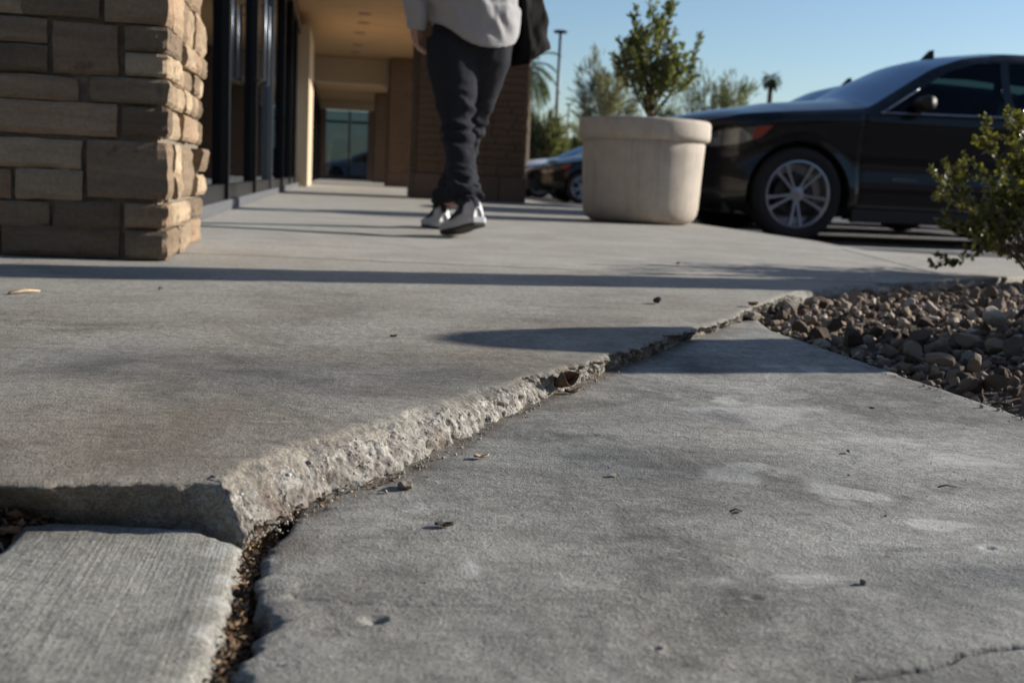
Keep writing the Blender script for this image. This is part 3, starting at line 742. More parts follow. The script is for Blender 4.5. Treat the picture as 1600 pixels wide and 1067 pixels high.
def sidecourse(z0, z1, y, yend, big=None):
    while y < yend-.05:
        w = random.choice([.09, .11, .14, .17, .21]); w = min(w, yend-y)
        if yend-(y+w) < .08: w = yend-y
        if z1-z0 > .12 and random.random() < .55:
            m = z0+(z1-z0)*random.uniform(.42, .58)
            stone(y, y+w-.012, z0, m-.006, 'x', PX+random.uniform(-.012, .012), 1, .06, pier, pier_loc, M_stone, seed=random.random()*50, rough=.011, nx=5)
            stone(y, y+w-.012, m+.006, z1, 'x', PX+random.uniform(-.012, .012), 1, .06, pier, pier_loc, M_stone, seed=random.random()*50, rough=.011, nx=5)
        else:
            stone(y, y+w-.004, z0, z1, 'x', PX+random.uniform(-.018, .002), 1, .06, pier, pier_loc, M_stone, seed=random.random()*50, rough=.0075, nx=7, nz=7)
        y += w
for z0, z1, l in cz:
    dY = random.uniform(.08, .14); cornerstone(l, PY+dY, z0, z1, pier, pier_loc, M_stone, PX, PY, z0*37)
    sidecourse(z0, z1, PY+dY+.012, YS)
zt = cz[-1][1]
topf = max(pY((a+b)/2, c_, PY)[2] for a, b, c_, d_ in fs)
z = zt+.012; 
# stones above the frame and left of it, coursed the same way
while z < 2.75:
    h = random.choice([.08, .085, .10, .15]); dY = random.uniform(.08, .14); l = PX-random.uniform(.10, .2)
    cornerstone(l, PY+dY, z, z+h, pier, pier_loc, M_stone, PX, PY, z*37); sidecourse(z, z+h, PY+dY+.012, YS)
    x = l-.012
    while x > -1.25:
        w = min(random.uniform(.16, .38), x+1.28); stone(x-w+.006, x, z, z+h, 'y', PY, -1, .06, pier, pier_loc, M_stone, nx=5, nz=3, seed=x*9+z); x -= w+.006
    z += h+.012
z = .004
while z < zt:
    h = random.choice([.08, .1, .12]); x = -.94
    while x > -1.25:
        w = min(random.uniform(.16, .3), x+1.28); stone(x-w+.006, x, z, min(z+h, zt), 'y', PY, -1, .06, pier, pier_loc, M_stone, nx=5, nz=3, seed=x*9+z); x -= w+.006
    z += h+.012
mb = MB(); mb.box(-1.26+.85, PX-.030+.85, PY+.022-3.35, YS-3.35-.004, 0, 2.8); mb.build('mortar_core', M_mortar, pier)
random.seed(5)
# ================================================================== SHOP BUILDING
bld = empty('shop_building', (-.66, 3.9, 0), label='long shop building with dark framed glass front and tan canopy over the walkway', cat='building')
BO = (-.66, 3.9, 0)
def bpart(name, x0, x1, y0, y1, z0, z1, mat, bevel=0, parent=bld):
    mb = MB(); mb.box(x0-BO[0], x1-BO[0], y0-BO[1], y1-BO[1], z0, z1); return mb.build(name, mat, parent, bevel=bevel)
bpart('wall', -9, -1.262, 3.30, 3.50, 0, 4.6, M_beige)
bpart('wall', -1.262, -.655, 3.50, 3.86, 2.802, 4.6, M_beige)
bpart('wall', -.84, -.655, 3.86, 44.2, 2.62, 4.6, M_brown)
bpart('wall', -9, -8.8, 3.5, 44.2, 0, 4.6, M_beige)
bpart('roof', -9, -.84, 3.5, 44.2, 2.9, 3.1, M_beige)
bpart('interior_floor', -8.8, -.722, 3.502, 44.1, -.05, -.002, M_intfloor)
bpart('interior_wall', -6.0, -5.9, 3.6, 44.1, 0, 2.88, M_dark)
bpart('sill', -.735, -.612, 3.80, 19.0, .002, .062, M_curbgrey, .004)
bpart('header', -.72, -.62, 3.84, 19.0, 2.45, 2.618, M_frame)
ys_m = [4.62, 6.72, 8.95, 11.1, 13.4, 15.6, 17.3]
prev = 3.84
for i, y in enumerate(ys_m+[19.0]):
    bpart('glass_pane', -.668, -.660, prev+.004, y-.034 if i < 7 else y-.004, .152, 2.448, M_glass)
    bpart('bottom_rail', -.70, -.632, prev+.004, y-.034 if i < 7 else y-.004, .064, .150, M_frame)
    if i < 7: bpart('mullion', -.70, -.612, y-.032, y+.032, .064, 2.448, M_alum if i == 3 else M_frame, .002)
    prev = y+.034
for y in (8.70, 9.20):
    mb = MB(); mb.tube([(.05, y-BO[1], .9), (.11, y-BO[1], .9), (.11, y-BO[1], 1.5), (.05, y-BO[1], 1.5)], .014, 8); mb.build('door_pull', M_alum, bld, True)
# pilaster after the shop front, lit at its foot
bpart('pilaster', -.84, -.47, 19.002, 21.9, 0, 2.60, M_beige, .01)
bpart('glass_pane', -.668, -.660, 21.91, 41.9, .1, 2.45, M_glass)
for y in np.arange(22, 42, 2.2): bpart('mullion', -.70, -.61, y, y+.06, .002, 2.448, M_frame)
bpart('header', -.72, -.62, 21.91, 41.9, 2.45, 2.618, M_frame)
# canopy
can = bpart('canopy', -.652, 2.22, 9.4, 44.2, 2.80, 3.55, M_soffit)
for (x, y) in [(.389, 18.77), (.394, 19.87), (.358, 21.3), (.36, 23.3), (.331, 24.7)]:
    mb = MB(); mb.lathe([(.0, 2.792), (.10, 2.792), (.12, 2.799)], 20, c=(x-BO[0], y-BO[1], 0)); mb.build('soffit_vent', M_brown, bld)
bpart('cross_beam', -.655, 1.02, 26.0, 26.5, 2.26, 2.798, M_beige, .006)
bpart('beam_end', 1.022, 1.14, 25.95, 26.55, 2.22, 2.797, M_pot, .006)
# glazed screen closing the walkway
bpart('end_wall', -.655, 1.6, 42.0, 42.25, 2.52, 2.798, M_beige)
bpart('end_wall', 1.1, 1.6, 42.0, 42.25, .002, 2.52, M_brown)
bpart('end_wall', -.655, -.42, 42.0, 42.25, .002, 2.52, M_brown)
for a, b in ((-.42, .40), (.46, 1.1)): bpart('glass_pane', a, b, 42.1, 42.11, .1, 2.5, M_glass)
for (a, b, c_, d_) in ((-.42, 1.1, .01, .1), (-.42, 1.1, 2.06, 2.14), (.40, .46, .1, 2.05), (.40, .46, 2.15, 2.5), (-.46, -.422, .1, 2.5)): bpart('mullion', a, b, 42.05, 42.16, c_, d_, M_frame)

# unseen wall and canopy added behind the viewpoint to darken shaded faces and reflections
bpart('added_shade_wall', -9, 34, -8.4, -8.0, -.15, 5.2, M_brown)
bpart('added_shade_canopy', -9, 34, -7.99, -5.6, 2.8, 3.5, M_soffit)
prism('sidewalk_slab', [(-9, -7.95), (34, -7.95), (34, -5.4), (-9, -5.4)], -.3, -.03, M_walk, 0, kind='structure')  # unseen slab added along with the wall and canopy
# ================================================================== STONE COLUMNS
bm = bmesh.new(); bmesh.ops.create_cube(bm, size=1); bmesh.ops.bevel(bm, geom=list(bm.edges), offset=.03, segments=1, affect='EDGES')
for v in bm.verts: v.co += Vector((fbm(v.co*3, 2), fbm(v.co*3+Vector((5, 0, 0)), 2), 0))*.03
sme = bpy.data.meshes.new('stone'); bm.to_mesh(sme); bm.free(); sme.materials.append(M_stonefar)
def column(x0, x1, y0, y1, label, single):
    org = Vector(((x0+x1)/2, (y0+y1)/2, 0)); c = empty('stone_column', org, label=label, cat='column', group='stone columns holding the canopy')
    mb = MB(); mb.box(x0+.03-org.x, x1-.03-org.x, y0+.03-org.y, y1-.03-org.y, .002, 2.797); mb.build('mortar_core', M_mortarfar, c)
    J_ = []
    for face in 'FLRB':
        z = .30; row = 0
        while z < 2.78:
            h = min(random.choice([.075, .09, .12]), 2.79-z)
            a0, a1 = (x0, x1) if face in 'FB' else (y0+.06, y1-.06)
            a = a0
            while a < a1-.04:
                w = random.uniform(.18, .42); w = w if a+w < a1-.1 else a1-a
                d = random.uniform(-.008, .012)
                if face == 'F': J_.append(((a+w/2, y0+.03+d*.5, z+h/2), (w-.005, .08, h-.005), face))
                if face == 'B': J_.append(((a+w/2, y1-.03, z+h/2), (w-.004, .08, h-.003), face))
                if face == 'L': J_.append(((x0+.03+d*.5, a+w/2, z+h/2), (.08, w-.004, h-.003), face))
                if face == 'R': J_.append(((x1-.03+d, a+w/2, z+h/2), (.085, w-.004, h-.003), face))
                a += w
            z += h
    tri = np.array([v.co[:] for v in sme.vertices]); rest = MB(); fl = [tuple(p.vertices) for p in sme.polygons]
    for (p, s, face) in J_:
        if single and face in 'FL':
            o = bpy.data.objects.new('stone', sme); COL.objects.link(o); o.parent = c; o.location = Vector(p)-org; o.scale = s
        else: rest.add(tri*np.array(s)+np.array(p)-np.array(org), fl)
    o = rest.build('stonework', M_stonefar, c); o['kind'] = 'stuff'
    # plinth blocks
    n = 4
    for i in range(n):
        a = x0-.02+(x1-x0+.04)*i/n; b = x0-.02+(x1-x0+.04)*(i+1)/n-.008
        mb = MB(); mb.box(a-org.x, b-org.x, y0-.02-org.y, y1+.02-org.y, .002, .292); mb.build('plinth_block', M_brown, c, bevel=.01)
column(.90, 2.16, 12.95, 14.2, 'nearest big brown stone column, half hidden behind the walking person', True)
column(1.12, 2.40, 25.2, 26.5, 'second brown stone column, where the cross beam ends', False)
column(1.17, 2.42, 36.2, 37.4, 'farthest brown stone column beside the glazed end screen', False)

# ================================================================== PLANTER with a young tree
def planter(loc, label):
    p = empty('round_planter', loc, label=label, cat='planter')
    prof = [(0, .003), (.30, .003), (.345, .012), (.378, .035), (.396, .07), (.404, .12), (.412, .3), (.420, .48), (.424, .545), (.418, .553), (.418, .560), (.440, .566), (.453, .578),
            (.456, .60), (.456, .675), (.450, .695), (.436, .704), (.40, .706), (.375, .702), (.37, .69), (.365, .60), (0, .60)]
    mb = MB(); mb.lathe(prof, 72); o = mb.build('planter_body', M_pot, p, angle=.9)
    mb = MB(); mb.lathe([(.366, .635), (.2, .655), (.0, .66)], 24); mb.build('potting_soil', M_soil, p, True)
    return p
planter((2.10, 7.66, 0), 'big round cast concrete planter with a thick rim, beside the black car')
def leaves_mesh(name, items, mat, parent, kind='stuff', fold=.25):
    """items: (pos, dir, normal, length, width); six-point leaf folded along its midrib"""
    V = []; Fc = []
    for (p, d, n, L, w) in items:
        p = Vector(p); d = Vector(d).normalized(); n = Vector(n); s = d.cross(n); s = s.normalized() if s.length > 1e-5 else Vector((1, 0, 0)); n = s.cross(d)
        b = len(V); k = n*w*fold
        V += [p, p+d*L*.35+s*w*.42+k, p+d*L*.72+s*w*.5+k, p+d*L, p+d*L*.72-s*w*.5+k, p+d*L*.35-s*w*.42+k]
        Fc += [(b, b+1, b+2, b+3), (b, b+3, b+4, b+5)]
    o = np_mesh(name, np.array([v[:] for v in V]), np.array(Fc), mat, parent); 
    if kind: o['kind'] = kind
    return o
def rdir(up=0.0):
    v = Vector((random.gauss(0, 1), random.gauss(0, 1), random.gauss(0, 1)+up)); return v.normalized()
def grow(start, d, length, r, depth, tubes, tips, wob=.25, split=3, shrink=.68, up=.15, seg=4, spread=.7):
    P = [Vector(start)]; R = [r]; dd = Vector(d).normalized()
    for i in range(seg):
        dd = (dd+rdir()*wob*.5+Vector((0, 0, up*.3))).normalized(); P.append(P[-1]+dd*length/seg); R.append(r*(1-(i+1)/seg*.45))
        if depth <= 2: tips.append((P[-1].copy(), dd.copy(), depth))
    tubes.append((P, R))
    if depth > 0:
        for k in range(split):
            q = P[random.randint(max(1, seg-2), seg)]; nd = (dd+rdir(.1)*spread).normalized()
            grow(q, nd, length*shrink*random.uniform(.8, 1.15), R[-1]*.8, depth-1, tubes, tips, wob, split, shrink, up, seg, spread)
random.seed(11)
pt = empty('young_tree', (2.125, 7.66, .655), label='young leafy tree with a thin trunk growing in the round planter', cat='tree')
mb = MB(); tubes = []; tips = []
trunk = [Vector((0, 0, 0)), Vector((.01, 0, .12)), Vector((.0, 0, .24))]
tubes.append((trunk, [.026, .022, .018]))
for k in range(27):
    z = random.uniform(.03, .28); a = k*2.4; up = random.uniform(.30, 1.9)
    grow((0, 0, min(z, .27)), (math.cos(a)*.9, math.sin(a)*.9, up), random.uniform(.19, .30), .008, 2, tubes, tips, .3, 2, .72, .45, 4, .6)
grow((0, 0, .24), (.05, 0, 1), .34, .012, 2, tubes, tips, .25, 3, .62, .5, 5, .45)
for P, R in tubes: mb.tube(P, R, 6)
mb.build('branches', M_bark, pt, True)
it = []
for (p, d, dp) in tips:
    if p.z < .10: continue
    for k in range(7 if dp < 2 else 4):
        L = random.uniform(.025, .048); it.append((p+rdir()*.012, (d*.8+rdir()*.9+Vector((0, 0, .25))), rdir(.6), L, L*.36))
print('potted leaves', len(it))
leaves_mesh('foliage', it, M_olive, pt)

# ================================================================== SHRUBS on the gravel
def shrub(loc, label, h, spread, n, seed, leafL=.020, dens=4, bias=0):
    random.seed(seed); s = empty('leafy_shrub', loc, label=label, cat='shrub', group='small glossy shrubs on the gravel bed'); tubes = []; tips = []
    for k in range(n):
        a = 2*PI*k/n+random.uniform(-.3, .3)
        grow((random.uniform(-.02, .02), random.uniform(-.02, .02), 0), (math.cos(a)*random.uniform(.2, 1.3)*spread+bias, math.sin(a)*random.uniform(.3, 1.3)*spread, random.uniform(.6, 1.2)), h*random.uniform(.38, .55), .007, 3, tubes, tips, .45, 2, .74, .25, 4, .75)
    mb = MB()
    for P, R in tubes: mb.tube(P, R, 5)
    mb.build('branches', M_twig, s, True)
    it = []
    for (p, d, dp) in tips:
        if p.z < .02: continue
        for k in range(dens if dp < 2 else dens-1):
            L = leafL*random.uniform(.65, 1.25); it.append((p+rdir()*.006, (d*.6+rdir()), rdir(.8), L, L*.62))
    leaves_mesh('foliage', it, M_leaf, s, fold=.15); print('shrub leaves', len(it)); return s
bz = soilz(2.36, 3.46)
shrub((2.36, 3.46, bz), 'dark glossy shrub at the right edge of the view, on the gravel bed', .54, .75, 28, 17, leafL=.019, dens=9)
shrub((2.95, 2.62, soilz(2.95, 2.62)), 'smaller shrub just outside the right edge of the view', .48, .7, 11, 8, dens=5)

# bollards and a palm that stand outside the view and throw the long shadows
def bollard(loc, label):
    b = empty('dome_bollard', loc, label=label, cat='bollard'); mb = MB()
    mb.lathe([(.162, .0), (.162, .785)]+[(.162*math.cos(a), .785+.20*math.sin(a)) for a in np.linspace(0, PI/2-.02, 9)], 32); mb.build('post', M_brk, b, angle=.7)
    mb = MB(); mb.lathe([(.166, .68), (.166, .72)], 32); mb.build('band', M_chrome, b, angle=.7); return b
bollard((2.60, 2.10, -.04), 'round topped bollard on the gravel outside the right edge of the view')
def palm(loc, label, h, fan, n, mat, tr, droop=1.0, group=None, seed=0, bend=0):
    random.seed(seed); p = empty('palm_tree', loc, label=label, cat='palm tree'); mb = MB()
    mb.tube([(bend*(i/6)**2, 0, h*i/6) for i in range(7)], [tr*(1.15-.25*i/6) for i in range(7)], 14); mb.build('trunk', M_bark, p, True)
    it = []; st = MB(); top = Vector((bend, 0, h))
    for k in range(n):
        a = k*2.399; el = 1.25-2.0*(k/n); d = Vector((math.cos(a)*math.cos(el), math.sin(a)*math.cos(el), math.sin(el))); P = [top.copy()]; L = fan*random.uniform(.85, 1.1)
        for i in range(8):
            d = (d+Vector((0, 0, -.11*droop))).normalized(); P.append(P[-1]+d*L/8)
            if i > 1:
                s = d.cross(Vector((0, 0, 1))).normalized()
                for q in (-1, 1):
                    for e in (0, .33, .66):
                        ll = L*.30*(1-abs(i-4.5)/7); it.append((P[-1]-d*L/8*e, d*.9+s*q+Vector((0, 0, -.35)), Vector((0, 0, 1))+rdir()*.3, ll, ll*(.10 if h < 8 else .24)))
        st.tube(P, [.02*(1-i/10) for i in range(9)], 4)
    st.build('frond_stems', mat, p); leaves_mesh('fronds', it, mat, p); return p
palm((4.2, 3.42, -.02), 'tall palm outside the right edge of the view, its trunk shading the walkway', 5.6, 1.7, 26, M_palm, .15, seed=2)

# ================================================================== CARS
def interp(x, xs, ys): return float(np.interp(x, xs, ys))
SUV = dict(L=4.75, W=.955, belt=1.08, wb=(.87, 3.72), R=.398, arch=.452, rise=.39,
    top=[(0, .46), (-.01, .62), (.01, .78), (.04, .90), (.12, .985), (.35, 1.045), (.8, 1.09), (1.2, 1.125), (1.46, 1.15), (1.8, 1.35), (2.12, 1.54), (2.4, 1.64), (2.8, 1.70), (3.3, 1.71), (3.9, 1.69), (4.28, 1.64), (4.48, 1.50), (4.66, 1.15), (4.72, .98), (4.76, .8), (4.75, .5)],
    ws=(1.46, 2.40), rw=(4.36, 4.66), hood=(.10, 1.46), sill=.205,
    wins=[[(1.60, 1.125), (2.22, 1.50), (2.5, 1.59), (2.72, 1.61), (2.72, 1.115)], [(2.80, 1.115), (2.80, 1.612), (3.3, 1.62), (3.58, 1.60), (3.66, 1.13)], [(3.74, 1.135), (3.68, 1.60), (4.05, 1.58), (4.32, 1.40), (4.40, 1.18)]],
    lamp=[(.035, .765), (.035, .835), (.20, .90), (.40, .935), (.60, .955), (.52, .86), (.36, .80), (.18, .765)], amber=.45, tail=[(4.70, .78), (4.68, .95), (4.45, 1.0), (4.35, .92), (4.5, .84)],
    doors=[(1.40, 2.76), (2.76, 3.70)])
SED = dict(L=4.6, W=.90, belt=.93, wb=(.86, 3.58), R=.33, arch=.375, rise=.33,
    top=[(0, .42), (-.01, .52), (.01, .63), (.06, .70), (.25, .78), (.7, .86), (1.2, .92), (1.42, .95), (1.8, 1.15), (2.15, 1.33), (2.45, 1.41), (2.8, 1.44), (3.2, 1.42), (3.6, 1.32), (3.95, 1.14), (4.2, 1.02), (4.5, .97), (4.6, .88), (4.62, .7), (4.58, .45)],
    ws=(1.42, 2.35), rw=(3.35, 4.1), hood=(.10, 1.42), sill=.2,
    wins=[[(1.60, .96), (2.15, 1.28), (2.45, 1.36), (2.62, 1.38), (2.62, .95)], [(2.70, .95), (2.70, 1.38), (3.1, 1.375), (3.45, 1.27), (3.75, 1.10), (3.80, .99)]],
    lamp=[(.03, .60), (.04, .66), (.2, .72), (.45, .78), (.62, .80), (.5, .71), (.3, .64), (.12, .60)], amber=.42, tail=[(4.56, .72), (4.5, .88), (4.2, .9), (4.2, .82), (4.4, .74)],
    doors=[(1.38, 2.66), (2.66, 3.6)])
def wheel(parent, x, y, R, side, spokes=10):
    w = empty('wheel', (x, y, R)); w.parent = parent; w.location = (x, y, R)
    def lat(prof): return [(r, h*side) for r, h in prof]
    ri = R*.71
    mb = MB(); mb.lathe(lat([(ri-.004, -.12), (ri, .095), (ri+.02, .115), (R*.88, .122), (R*.96, .11), (R*.995, .08), (R, .0), (R*.995, -.08), (R*.95, -.12), (ri, -.12)]), 48, 'y'); mb.build('tyre', M_tyre, w, angle=.8)
    mb = MB(); mb.lathe(lat([(ri+.003, .088), (ri+.003, .107), (ri-.012, .110), (ri-.022, .098), (ri-.026, -.05), (ri-.10, -.06)]), 48, 'y')
    for k in range(spokes):
        a = 2*PI*k/spokes+(.13 if k % 2 else -.13); c, s = math.cos(a), math.sin(a); V = []
        for (r, wd, h0, h1) in ((.045, .017, .055, .078), (ri*.55, .013, .07, .092), (ri-.012, .022, .085, .104)):
            for (q, hh) in ((-wd, h0), (wd, h0), (wd*.75, h1), (-wd*.75, h1)): V.append((r*c-q*s, hh*side, r*s+q*c))
        Fc = []
        for i in range(2):
            for q in range(4): Fc.append((i*4+q, i*4+(q+1) % 4, (i+1)*4+(q+1) % 4, (i+1)*4+q))
        Fc += [(0, 1, 2, 3), (11, 10, 9, 8)]; mb.add(V, Fc)
    mb.lathe(lat([(.062, .04), (.060, .083), (.03, .090), (0, .090)]), 20, 'y'); mb.build('rim', M_rim, w, angle=.5)
    mb = MB(); mb.lathe(lat([(.0, .0), (ri*.62, .0), (ri*.62, .014), (.0, .014)]), 28, 'y'); mb.build('brake_disc', M_steel, w, angle=.5)
    mb = MB(); mb.lathe(lat([(0, -.07), (ri-.02, -.07)]), 28, 'y'); mb.build('wheel_back', M_plast, w)
def car(spec, loc, rz, body, label, name='parked_car', rails=False, cat='car'):
    L = spec['L']; top = spec['top']; sx = [p[0] for p in top]
    c = empty(name, loc, rz, label=label, cat=cat, group='cars parked in the lot')
    # smooth upper outline
    tp = np.array(top); cum = np.r_[0, np.cumsum(np.hypot(*np.diff(tp, axis=0).T))]; tt = np.linspace(0, cum[-1], 150)
    O = np.column_stack([np.interp(tt, cum, tp[:, 0]), np.interp(tt, cum, tp[:, 1])])
    for _ in range(3): O[1:-1] = (O[:-2]+O[1:-1]*2+O[2:])/4
    mono = O[np.argmax(O[:, 1] > spec['top'][3][1]):]
    def ztop(s): return float(np.interp(s, O[:, 0], O[:, 1])) if 0.05 < s < L-.1 else 9
    def half(s, z):
        w = spec['W']-.05*max(0, (.55-z)/.35)**2-.018*math.cos((z-.72)*9)
        if z > spec['belt']: w -= (z-spec['belt'])*.40+.01
        w -= .33*max(0, (.80-s)/.80)**2.6+.16*max(0, (s-(L-.6))/.6)**2.2
        d = ztop(s)-z
        if d < .07 and s < L-.1: w -= .05*(1-max(0, d)/.07)**2
        for a in spec['wb']:
            q = math.hypot(s-a, z-spec['rise']); w += .018*math.exp(-((q-spec['arch'])/.05)**2)
        # shoulder crease
        w += .008*math.exp(-((z-(spec['belt']-.14-.03*s*0))/.02)**2)
        return w
    def arc(a, n=22):
        zc = spec['rise']; r = spec['arch']; zs = spec['sill']; a0 = math.asin(max(-1, (zs-zc)/r)); return [(a+r*math.cos(t_), zc+r*math.sin(t_)) for t_ in np.linspace(a0, PI-a0, n)]
    # outline, counter clockwise in (s,z) seen from the side: bottom from front to rear, then over the top back
    bot = [(.10, .25)]+arc(spec['wb'][0])[::-1]+arc(spec['wb'][1])[::-1]+[(L-.12, .30)]
    out = bot+[tuple(p) for p in O[::-1]]
    outn = resample([np.array(p) for p in out+[out[0]]], .06)[:-1]
    pts = [Vector(map(float, p)) for p in outn]; cons = [list(range(len(pts)))]; n0 = len(pts)
    def addpoly(P, step=.06):
        r = resample([np.array(p) for p in P+[P[0]]], step)[:-1]; b = len(pts); pts.extend(Vector(map(float, p)) for p in r); cons.append(list(range(b, len(pts)))); return np.array([p[:] for p in pts[b:]])
    wins = [addpoly(w) for w in spec['wins']]; lamp = addpoly(spec['lamp']); tail = addpoly(spec['tail'])
    gx_, gz_ = np.meshgrid(np.arange(0, L, .05), np.arange(.2, 1.7, .045)); g = np.column_stack([gx_.ravel(), gz_.ravel()])
    g = g[inpoly(g[:, 0], g[:, 1], outn)]
    pts.extend(Vector(map(float, p)) for p in g)
    seams = []
    for (a, b) in spec['doors']:
        for s_ in (a, b):
            for off in (-.006, 0, .006):
                for z in np.arange(spec['sill']+.08, spec['belt'], .03): pts.append(Vector((s_+off, z)))
            seams.append(s_)
    ov, oe, of, *_ = delaunay_2d_cdt(pts, [], cons, 0, 1e-5)
    P2 = np.array([v[:] for v in ov]); cen = np.array([P2[list(f)].mean(0) for f in of])
    ins = inpoly(cen[:, 0], cen[:, 1], outn); cls = np.zeros(len(of), int)
    for w in wins: cls[inpoly(cen[:, 0], cen[:, 1], w)] = 1
    il = inpoly(cen[:, 0], cen[:, 1], lamp); cls[il] = 2; cls[il & (cen[:, 0] > spec['amber'])] = 3; cls[inpoly(cen[:, 0], cen[:, 1], tail)] = 4
    Yv = np.array([half(s, z) for s, z in P2])
    for i, (s, z) in enumerate(P2):
        if z < spec['belt'] and any(abs(s-q) < .003 for q in seams): Yv[i] -= .0035
    for sgn in (-1, 1):
        for k, nm, mt in ((0, 'body_side', body), (1, 'side_windows', M_carglass), (2, 'headlight', M_lens), (3, 'marker_lamp', M_amber), (4, 'tail_lamp', M_amber)):
            sel = [of[i] for i in range(len(of)) if ins[i] and cls[i] == k]
            if not sel: continue
            used = sorted(set(v for f in sel for v in f)); mp = {v: i for i, v in enumerate(used)}
            inset = .012 if k == 1 else 0
            V = [(P2[v][0], sgn*(Yv[v]-inset), P2[v][1]) for v in used]
            Fc = [tuple(mp[v] for v in (f if sgn < 0 else f[::-1])) for f in sel]; mesh(nm, V, Fc, mt, c, True)
    # skin over the top from nose to tail
    n = 17; V = []; rows = len(O)
    for (s, z) in O:
        w = half(s, z)
        cr_ = interp(s, [0, .3, .8, spec['hood'][1], spec['ws'][1], 3.5, L], [.03, .06, .11, .12, .05, .05, .03]) if z > .8 else .0
        fw = interp(s, [0, .15, .5, spec['ws'][0]-.1, spec['ws'][0]+.3, spec['ws'][1], spec['ws'][1]+.4], [.22, .16, .0, .0, .07, .05, 0]) if s < 3 else -interp(s, [3, spec['rw'][0], L], [0, .08, .10])
        for k in range(n):
            t_ = -1+2*k/(n-1); q = 1-abs(t_)**2.2; V.append((s-fw*q, t_*w, z+cr_*q))
    def band(nm, mt, f):
        Fc = []
        for i in range(rows-1):
            m_ = (O[i]+O[i+1])/2
            if f(m_, i):
                for k in range(n-1): Fc.append((i*n+k, i*n+k+1, (i+1)*n+k+1, (i+1)*n+k))
        if Fc:
            o = mesh(nm, V, Fc, mt, c, True); bm = bmesh.new(); bm.from_mesh(o.data); bmesh.ops.delete(bm, geom=[v for v in bm.verts if not v.link_faces], context='VERTS'); bm.to_mesh(o.data); bm.free()
    ws0, ws1 = spec['ws']; rw0, rw1 = spec['rw']; h0 = spec['hood'][0]
    band('front_fascia', body, lambda m, i: m[0] < h0 and i < rows/2)
    band('hood', body, lambda m, i: h0 <= m[0] < ws0 and i < rows/2)
    band('windshield', M_carglass, lambda m, i: ws0 <= m[0] < ws1 and i < rows*.7)
    band('roof', body, lambda m, i: ws1 <= m[0] < rw0)
    band('rear_window', M_carglass, lambda m, i: rw0 <= m[0] < rw1 and i > rows/2)
    band('tailgate', body, lambda m, i: m[0] >= rw1 and i > rows/2)
    W = spec['W']; zb = spec['belt']
    mb = MB(); mb.box(.25, L-.2, -W+.12, W-.12, .22, .30); mb.build('underbody', M_plast, c)
    mb = MB(); mb.box(-.19, .12, -W+.38, W-.38, .26, .46)
    mb.build('lower_bumper', M_plast, c, bevel=.02)
    zg = spec['top'][2][1]
    for k in range(4):
        mb = MB(); mb.box(-.262+.012*k*0, -.22, -.42, .42, zg-.30+.07*k, zg-.27+.07*k); mb.build('grille_bar', M_chrome, c, bevel=.004)
    # arch liners, wheels
    for a in spec['wb']:
        for sgn in (-1, 1):
            r = spec['arch']; zc = spec['rise']; V2 = []; Fc = []; A = np.linspace(-.2, PI+.2, 20)
            for t_ in A: V2 += [(a+(r+.005)*math.cos(t_), sgn*(W-.33), zc+(r+.005)*math.sin(t_)), (a+(r+.005)*math.cos(t_), sgn*(half(a+r*math.cos(t_), zc+r*math.sin(t_))-.001), zc+(r+.005)*math.sin(t_))]
            for i in range(19): Fc.append((2*i, 2*i+1, 2*i+3, 2*i+2))
            Fc.append(tuple(2*i for i in range(20))); mesh('wheel_arch', V2, Fc, M_plast, c)
            wheel(c, a, sgn*(W-.115), spec['R'], sgn)
    for sgn in (-1, 1):
        # belt trim, mirror, door handles, sill
        w0 = spec['wins'][0][0][0]; w1 = spec['wins'][-1][-1][0]
        P = [(s, sgn*(half(s, zb+.02)+.006), interp(s, [w0, w1], [spec['wins'][0][0][1]-.012, spec['wins'][-1][-1][1]-.02])) for s in np.linspace(w0-.06, w1, 24)]
        fr_ = spec['wins'][0]; q0 = np.array(fr_[0]); q1 = np.array(fr_[1])
        mb = MB(); mb.tube(P, .010, 6); A_ = [(q0+(q1-q0)*t_) for t_ in np.linspace(-.06, .55, 8)]
        mb.tube([(p[0], sgn*(half(p[0], p[1])+.004), p[1]+.012) for p in A_], .009, 6); mb.build('window_trim', M_chrome, c, True)
        ms = w0+.28; mz = zb+.12
        m_ = empty('mirror', (0, 0, 0)); m_.parent = c
        mb = MB(); mb.lathe([(.001, -.13), (.05, -.12), (.066, -.06), (.07, .04), (.062, .10), (.001, .115)], 16, 'y', (0, 0, 0))
        mb.V = [(v[0]*.85+ms, sgn*(W+.10+v[1]), v[2]*.95+mz) for v in mb.V]; mb.build('mirror_housing', M_plast, m_, True)
        mb = MB(); mb.tube([(ms+.02, sgn*(W-.03), zb+.05), (ms, sgn*(W+.06), mz-.04)], [.03, .022], 8); mb.build('mirror_arm', M_plast, m_, True)
        for (a, b) in spec['doors']:
            s_ = b-.22; zz = zb-.13
            mb = MB(); mb.tube([(s_-.1, sgn*(half(s_, zz)-.005), zz), (s_-.085, sgn*(half(s_, zz)+.03), zz+.003), (s_+.085, sgn*(half(s_, zz)+.03), zz+.008), (s_+.1, sgn*(half(s_, zz)-.005), zz+.006)], .012, 6); mb.build('door_handle', body, c, True)
        mb = MB(); mb.box(1.36, 3.2 if L > 4.7 else 3.1, sgn*(W-.06) if sgn > 0 else -(W+.0), sgn*(W+.0) if sgn > 0 else -(W-.06), spec['sill']-.02, spec['sill']+.09); mb.build('sill_trim', M_plast, c, bevel=.012)
